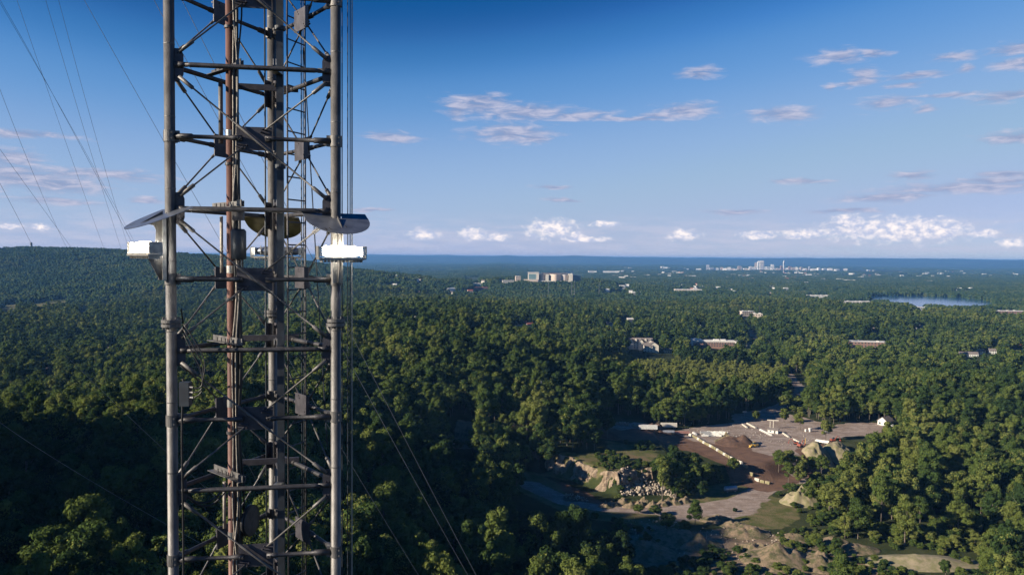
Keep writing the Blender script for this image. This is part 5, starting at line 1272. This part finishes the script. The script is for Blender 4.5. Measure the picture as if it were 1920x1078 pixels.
for u, Y, lb in ((641.5, 14.9, 'thin vertical line close beside the right leg'), (652, 15.6, 'thin vertical line second right of the right leg'), (656.5, 15.8, 'thin vertical line third right of the right leg'), (660, 15.4, 'pale vertical line farthest right of the tower')):
    a = atP(u, 480, Y); o = MB().tube((a.x, a.y, CZ - 14), (a.x, a.y, CZ + 12), .010 if u < 659 else .013, n=6).build('halyard', M_pole if u < 659 else M_wire); tag(o, lb, 'wire')

# power pole with two lines in the lower left woods
pp = ptZ(113, 1008, hz(*ptZ(113, 1008, 92)[:2])); pp.z = hz(pp.x, pp.y); 
root = empty('power_pole', pp); tag(root, 'wooden power pole in a small gap in the dark lower left woods', 'pole')
hp = 12.5
MB().tube((0, 0, -1), (0, 0, hp), .2, .14, 8).build('pole', mat('weathered_wood', (.34, .30, .25), (.26, .22, .18), 3, .9), root); MB().box((0, 0, hp - .7), (2.6, .15, .18)).build('crossarm', M_dsteel, root)
CLEAR.append((pp.x, pp.y, 6, 16))
for s_, lb in ((-1, 'upper power line running right from the wooden pole'), (1, 'lower power line running right from the wooden pole')):
    a = pp + Vector((s_, 0, hp - .6)); b_ = a + Vector((60, 14 + s_ * 3, -5)); mid = (a + b_) / 2 - Vector((0, 0, 1.5 + s_ * .3))
    o = MB().poly(bez([a, mid * 2 - (a + b_) / 2, b_]), .025, 5).build('power_line', M_wire); tag(o, lb, 'wire')
# ------------------------------------------------------------------ the wood
SCRUB = [tuple(gpt(*p)[:2]) for p in ((1105, 712), (1150, 668), (1235, 668), (1290, 690), (1470, 700), (1450, 742), (1340, 765), (1230, 745))]
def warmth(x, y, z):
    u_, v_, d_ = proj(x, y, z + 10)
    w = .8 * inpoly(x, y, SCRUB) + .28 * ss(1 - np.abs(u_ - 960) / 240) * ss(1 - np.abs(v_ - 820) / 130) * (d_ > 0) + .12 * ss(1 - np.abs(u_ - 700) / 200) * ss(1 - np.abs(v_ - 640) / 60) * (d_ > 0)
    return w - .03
for (p_, w_, h_) in BOXES: showpt(p_, w_, h_)
x, y = scatter(60, 1050, 8.2, -42, 42, 1); k = ~blocked(x, y); x, y = x[k], y[k]
z = H(x, y); k = ~hides(x, y, z, 21, 7); low = hides(x, y, z, 21, 7) & ~hides(x, y, z, 9, 4.5)
k |= low; x, y, z, low = x[k], y[k], z[k], low[k]; r_ = np.random.default_rng(2)
u, v, dep = proj(x, y, z + 12)
# line of sight over the ground
vis = np.ones(len(x), bool)
for f in (.5, .65, .8, .9, .96): vis &= (CZ + (z + 14 - CZ) * f) > H(x * f, y * f) + (12 if f > .6 else 10)
infr = (u > 5) & (u < 1915) & (v < 1060) & (v > 560) & vis & ~((u > 300) & (u < 640) & (np.random.default_rng(4).random(len(x)) < .25))
far_ = ss((y - 280) / 250); sc_ = (.72 + .75 * r_.random(len(x)) ** 1.3) * (1 + .08 * far_); sz = sc_ * r_.uniform(.72, 1.15, len(x)); idx = r_.integers(0, 6, len(x)); rot = r_.uniform(0, 6.28, len(x))
idx[r_.random(len(x)) < .02] = 6
brushy = inpoly(x, y, MOUNDS_AREA) | ((v > 930) & (u > 1180))
sel8 = (brushy & (r_.random(len(x)) < .7)) | low; idx[sel8] = 7; sc_[sel8] = r_.uniform(.6, 1.0, sel8.sum()); sz[sel8] = r_.uniform(.4, .62, sel8.sum())
order = np.argsort(np.where(infr, dep / (sz * 14), 1e9))[:292]
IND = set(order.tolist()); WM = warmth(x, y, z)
scr = inpoly(x, y, SCRUB); sc_[scr] *= .7; sz[scr] *= .55
print('trees near', len(x), 'farthest single', dep[order].max())
protos = {}
KINDN = {0: 'round leafy tree', 1: 'tall leafy tree', 2: 'broad leafy tree', 3: 'small leafy tree', 4: 'narrow leafy tree', 5: 'full leafy tree', 6: 'pointed conifer', 7: 'low bushy tree'}
def zone(u_, v_):
    if u_ < 300: return 'trees on the slope left of the tower'
    if u_ < 640: return 'trees seen through the tower'
    if u_ < 960: return 'trees on the slope right of the tower'
    return 'trees round the quarry'
TMARKS = [('the bottom left corner', 0, 1078, 1, 60), ('the wooden power pole', 113, 985, 1, 40), ('the far left edge', 0, 850, 1, 60), ('the lowest pale guy wire', 200, 915, 1, 40), ('the left tower leg', 323, 980, 1, 50), ('the middle of the left leg', 322, 800, 1, 50),
          ('the wooded crest at left', 140, 760, 1, 60), ('the small dark drum antenna', 462, 975, 1, 40), ('the ladder foot in view', 560, 1040, 1, 40), ('the lowest gusset of the back leg', 510, 880, 1, 40), ('the right tower leg', 632, 1000, 1, 45), ('the lower right leg flange', 640, 760, 1, 50),
          ('the close pair of guy wires', 810, 940, 1, 50), ('the foot of the bright wires', 890, 1070, 1, 50), ('the small hidden lot', 868, 842, 1, 50), ('the left end of the cliff', 1000, 885, 1, 50), ('the bluish stones in shadow', 1080, 940, 1, 50), ('the shaded mound', 1200, 1035, 1, 50),
          ('the bottom centre of the picture', 1040, 1070, 1, 60), ('the largest dirt mound', 1462, 1040, 1, 50), ('the bottom right corner', 1920, 1078, 1, 80), ('the sandy bank', 1730, 1050, 1, 60), ('the pale gravel cone', 1502, 935, 1, 50), ('the round gravel mound', 1534, 856, 1, 45), ('the right edge of the picture', 1920, 900, 1, 80), ('the centre of the right wood', 1720, 900, 1, 60)]
TITEMS = []
def put_tree(px, py, pz, i_, s1, s2, ro, label, group=None, name=None):
    i_ = int(i_)
    if i_ not in protos:
        root = empty(name or ('conifer_tree' if i_ == 6 else 'bushy_tree' if i_ == 7 else 'broadleaf_tree'), (0, 0, 0)); tag(root, cat='tree')
        for nm, m_ in (('crown', crown_meshes[i_]), ('trunk', trunk_meshes[i_])):
            o = bpy.data.objects.new(nm, m_); col.objects.link(o); o.parent = root
        protos[i_] = root; r0 = root
    else: r0 = copy_tree(protos[i_])
    if name: r0.name = name
    r0.location = (px, py, pz); r0.scale = (s1, s1, s2); r0.rotation_euler = (0, 0, ro); r0['label'] = label
    if group: r0['group'] = group
    elif 'group' in r0: del r0['group']
    return r0
for q in order:
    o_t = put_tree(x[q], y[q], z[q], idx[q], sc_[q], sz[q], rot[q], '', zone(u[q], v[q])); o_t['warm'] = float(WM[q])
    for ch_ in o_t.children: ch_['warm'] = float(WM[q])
    TITEMS.append((o_t, KINDN[int(idx[q])], float(u[q]), float(v[q])))
name_by_landmark(TITEMS, TMARKS)
# trees that stand alone or in the clump by the ledge
special = [(1303, 985, 6, 1.0, .8, 'lone dark conifer at the edge of the curved track'), (1262, 892, 4, 1.1, 1.0, 'tall sunlit tree at the left of the clump between cliff and tank'), (1240, 890, 1, .8, .7, 'tree leaning over the cliff top beside the rubble'),
           (1300, 905, 1, 1.2, 1.05, 'tallest tree in the middle of the clump between cliff and tank'), (1325, 912, 4, .9, .75, 'dark narrow tree right of the tallest in the clump'), (1340, 898, 0, .8, .55, 'round tree at the right of the clump by the tank'),
           (1290, 925, 7, 1.0, 1.0, 'low green shrub at the foot of the clump by the rubble'), (1315, 932, 7, 1.1, .9, 'low green shrub under the tall clump left of the tank'), (1375, 885, 7, 1.0, .8, 'small bush between the clump and the bank of blocks'),
           (1282, 895, 5, 1.1, .95, 'broad tree behind the left of the clump'), (1272, 908, 0, .9, .75, 'small round tree below the broad one by the cliff'), (1228, 965, 7, .9, .45, 'low dark bush beside the row of earth heaps'), (1196, 962, 7, .8, .42, 'low wide bush at the middle of the row of earth heaps'),
           (1275, 795, 7, .8, .8, 'small tree just right of the second box trailer'), (1418, 788, 7, .8, .7, 'small bush by the boards at the yard entrance'), (1470, 792, 7, 1.0, 1.0, 'small tree on the grass patch behind the shed'), (1500, 806, 0, .9, .85, 'round tree at the back right edge of the yard'), (1548, 826, 0, 1.0, .9, 'large tree at the right end of the yard behind the open trailer'),
           (1460, 885, 0, .9, .85, 'tree at the throat where the track enters the yard'), (1480, 880, 7, 1.2, 1.1, 'bush right of the tree at the track throat'), (1478, 905, 0, .9, .8, 'round tree below the tree at the track throat'), (1503, 890, 3, .9, .85, 'tree between the track throat and the round gravel mound'), (1522, 884, 7, 1.1, .9, 'bush at the foot of the round gravel mound'), (1500, 912, 1, .9, .8, 'tree above the pale gravel cone'), (1540, 892, 0, .9, .8, 'tree below the round gravel mound'), (1250, 995, 7, 1.1, .8, 'bush left of the lone conifer'), (1285, 1000, 7, .8, .6, 'bush below the lone conifer')]
SPX = []
for (uu, vv, i_, s1, s2, lb) in special:
    p = gpt(uu, vv); put_tree(p.x, p.y, p.z - .2, i_, s1, s2, random.uniform(0, 6), lb, None, 'conifer_tree' if i_ == 6 else 'bush' if i_ == 7 else 'broadleaf_tree')
rest = np.array([i for i in range(len(x)) if i not in IND])

def geo_scatter(name, P, S, Rz, I, coll, label, kindname='wood'):
    me = bpy.data.meshes.new(name); me.vertices.add(len(P)); me.vertices.foreach_set('co', np.asarray(P, np.float32).ravel())
    a = me.attributes.new('scl', 'FLOAT_VECTOR', 'POINT'); a.data.foreach_set('vector', np.asarray(S, np.float32).ravel())
    a = me.attributes.new('rotz', 'FLOAT_VECTOR', 'POINT'); a.data.foreach_set('vector', np.stack([np.zeros(len(P)), np.zeros(len(P)), Rz], -1).astype(np.float32).ravel())
    a = me.attributes.new('pick', 'INT', 'POINT'); a.data.foreach_set('value', np.asarray(I, np.int32))
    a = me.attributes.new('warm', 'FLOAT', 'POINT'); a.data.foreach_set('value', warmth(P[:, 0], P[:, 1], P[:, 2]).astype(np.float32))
    me.update(); o = bpy.data.objects.new(name, me); col.objects.link(o)
    g = bpy.data.node_groups.new(name + '_nodes', 'GeometryNodeTree')
    g.interface.new_socket('Geometry', in_out='INPUT', socket_type='NodeSocketGeometry'); g.interface.new_socket('Geometry', in_out='OUTPUT', socket_type='NodeSocketGeometry')
    gi, go = g.nodes.new('NodeGroupInput'), g.nodes.new('NodeGroupOutput')
    ip = g.nodes.new('GeometryNodeInstanceOnPoints'); ci = g.nodes.new('GeometryNodeCollectionInfo')
    ci.inputs['Collection'].default_value = coll; ci.inputs['Separate Children'].default_value = True; ci.inputs['Reset Children'].default_value = True
    def na(nm, ty):
        n = g.nodes.new('GeometryNodeInputNamedAttribute'); n.data_type = ty; n.inputs['Name'].default_value = nm; return n.outputs[0]
    L = g.links.new
    L(gi.outputs[0], ip.inputs['Points']); L(ci.outputs[0], ip.inputs['Instance']); ip.inputs['Pick Instance'].default_value = True
    L(na('pick', 'INT'), ip.inputs['Instance Index']); L(na('rotz', 'FLOAT_VECTOR'), ip.inputs['Rotation']); L(na('scl', 'FLOAT_VECTOR'), ip.inputs['Scale'])
    L(ip.outputs[0], go.inputs[0])
    md = o.modifiers.new('instances', 'NODES'); md.node_group = g
    tag(o, label, kindname, kind='stuff'); return o
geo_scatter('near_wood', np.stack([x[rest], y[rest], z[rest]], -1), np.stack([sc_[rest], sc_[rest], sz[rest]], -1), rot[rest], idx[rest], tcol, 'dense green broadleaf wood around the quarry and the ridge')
# bushes and low growth on the clearing edges
bx_, by_ = scatter(150, 620, 4.6, -5, 40, 9); r_ = np.random.default_rng(10)
uu, vv, _d = proj(bx_, by_, H(bx_, by_))
dd, _s = seg_dist(bx_, by_, ROADL); dy_, _ = seg_dist(bx_, by_, YARD + [YARD[0]])
fl = inpoly(bx_, by_, FLOOR); ledge = inpoly(bx_, by_, LEDGE)
dens = fbm(bx_ / 30, by_ / 30, 91, 3) + .5
keepb = (((uu > 1150) & (uu < 1930) & (vv > 880)) & ~inpoly(bx_, by_, YARD) & (dd > 11) & (dens > .42) & ~fl & (r_.random(len(bx_)) < .75)) | (ledge & (dens > .62)) | (fl & (dd > 12) & (dens > .66) & (vv > 935) & (r_.random(len(bx_)) < .3))
for (cx_, cy_, ra, fr) in CLEAR: keepb &= ~((np.hypot(bx_ - cx_, by_ - cy_) < ra * .7) & (ra < 30))
bx_, by_ = bx_[keepb], by_[keepb]; bs = r_.uniform(.18, .5, len(bx_))
geo_scatter('undergrowth', np.stack([bx_, by_, H(bx_, by_) - 2.2 * bs], -1), np.stack([bs * 1.25, bs * 1.25, bs * .8], -1), r_.uniform(0, 6, len(bx_)), np.full(len(bx_), 7), tcol, 'low scrub and bushes over the rough ground of the quarry', 'scrub')
# middle distance
x2, y2 = scatter(1050, 2500, 9.4, -42, 42, 3); k = ~blocked(x2, y2) & ~hides(x2, y2, H(x2, y2), 19, 6); x2, y2 = x2[k], y2[k]; r_ = np.random.default_rng(6); s2 = .75 + .85 * r_.random(len(x2)) ** 1.4
scr = inpoly(x2, y2, SCRUB); s2[scr] *= .62
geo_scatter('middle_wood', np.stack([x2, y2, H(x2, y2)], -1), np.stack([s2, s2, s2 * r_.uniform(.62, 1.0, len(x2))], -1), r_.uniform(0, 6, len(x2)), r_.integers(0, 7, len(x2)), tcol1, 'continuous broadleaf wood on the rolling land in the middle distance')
x3, y3 = scatter(2500, 8500, 40, -40, 40, 4); k = ~blocked(x3, y3, 4) & ~hides(x3, y3, H(x3, y3), 15, 22); x3, y3 = x3[k], y3[k]; z3 = H(x3, y3)
k = (fbm(x3 / 160, y3 / 160, 101, 3) > -.42) | (np.hypot(x3, y3) < 4500); x3, y3, z3 = x3[k], y3[k], z3[k]; r_ = np.random.default_rng(7)
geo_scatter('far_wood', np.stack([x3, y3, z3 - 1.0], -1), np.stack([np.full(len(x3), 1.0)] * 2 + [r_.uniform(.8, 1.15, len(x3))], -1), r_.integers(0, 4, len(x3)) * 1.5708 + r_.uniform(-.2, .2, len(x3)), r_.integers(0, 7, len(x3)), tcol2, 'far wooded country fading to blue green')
x4, y4 = scatter(8500, 19000, 180, -40, 40, 5); k = (fbm(x4 / 900, y4 / 900, 111, 3) > -.22) & ~((np.abs(x4 / y4 - .37) < .13) & (y4 > 10900) & (y4 < 13200)); x4, y4 = x4[k], y4[k]; r_ = np.random.default_rng(8)
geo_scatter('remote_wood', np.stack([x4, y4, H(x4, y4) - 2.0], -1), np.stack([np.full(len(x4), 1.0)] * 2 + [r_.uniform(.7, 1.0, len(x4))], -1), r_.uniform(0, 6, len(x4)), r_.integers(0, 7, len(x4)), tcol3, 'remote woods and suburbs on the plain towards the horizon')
# unseen summit wood left of the camera and behind it (it throws the big shadow)
x5, y5 = scatter(60, 620, 8.0, -179, -42, 12); k = (np.hypot(x5 + 318, y5 - 150) < 320); x5, y5 = x5[k], y5[k]; r_ = np.random.default_rng(9)
geo_scatter('shadow_summit_wood', np.stack([x5, y5, H(x5, y5)], -1), np.stack([r_.uniform(.9, 1.15, len(x5))] * 3, -1), r_.uniform(0, 6, len(x5)), r_.integers(0, 6, len(x5)), tcol1, 'unseen wood on the summit, set there to throw the big shadow')
print('instances', len(rest), len(bx_), len(x2), len(x3), len(x4), len(x5))

# ------------------------------------------------------------------ haze
hzb = MB().box((0, 26000, 105), (104000, 104000, 252)).build('haze', None); tag(hzb, kind='stuff'); hzb['label'] = 'thin blue evening haze over the whole land'
mh = bpy.data.materials.new('haze_air'); mh.use_nodes = True; t = mh.node_tree; t.nodes.clear(); o_ = nd(t, 'ShaderNodeOutputMaterial')
pv = nd(t, 'ShaderNodeVolumePrincipled'); pv.inputs['Color'].default_value = (0.17, 0.44, 0.95, 1); pv.inputs['Density'].default_value = 4.7e-5; pv.inputs['Anisotropy'].default_value = 0.0
t.links.new(pv.outputs[0], o_.inputs['Volume']); hzb.data.materials.clear(); hzb.data.materials.append(mh)
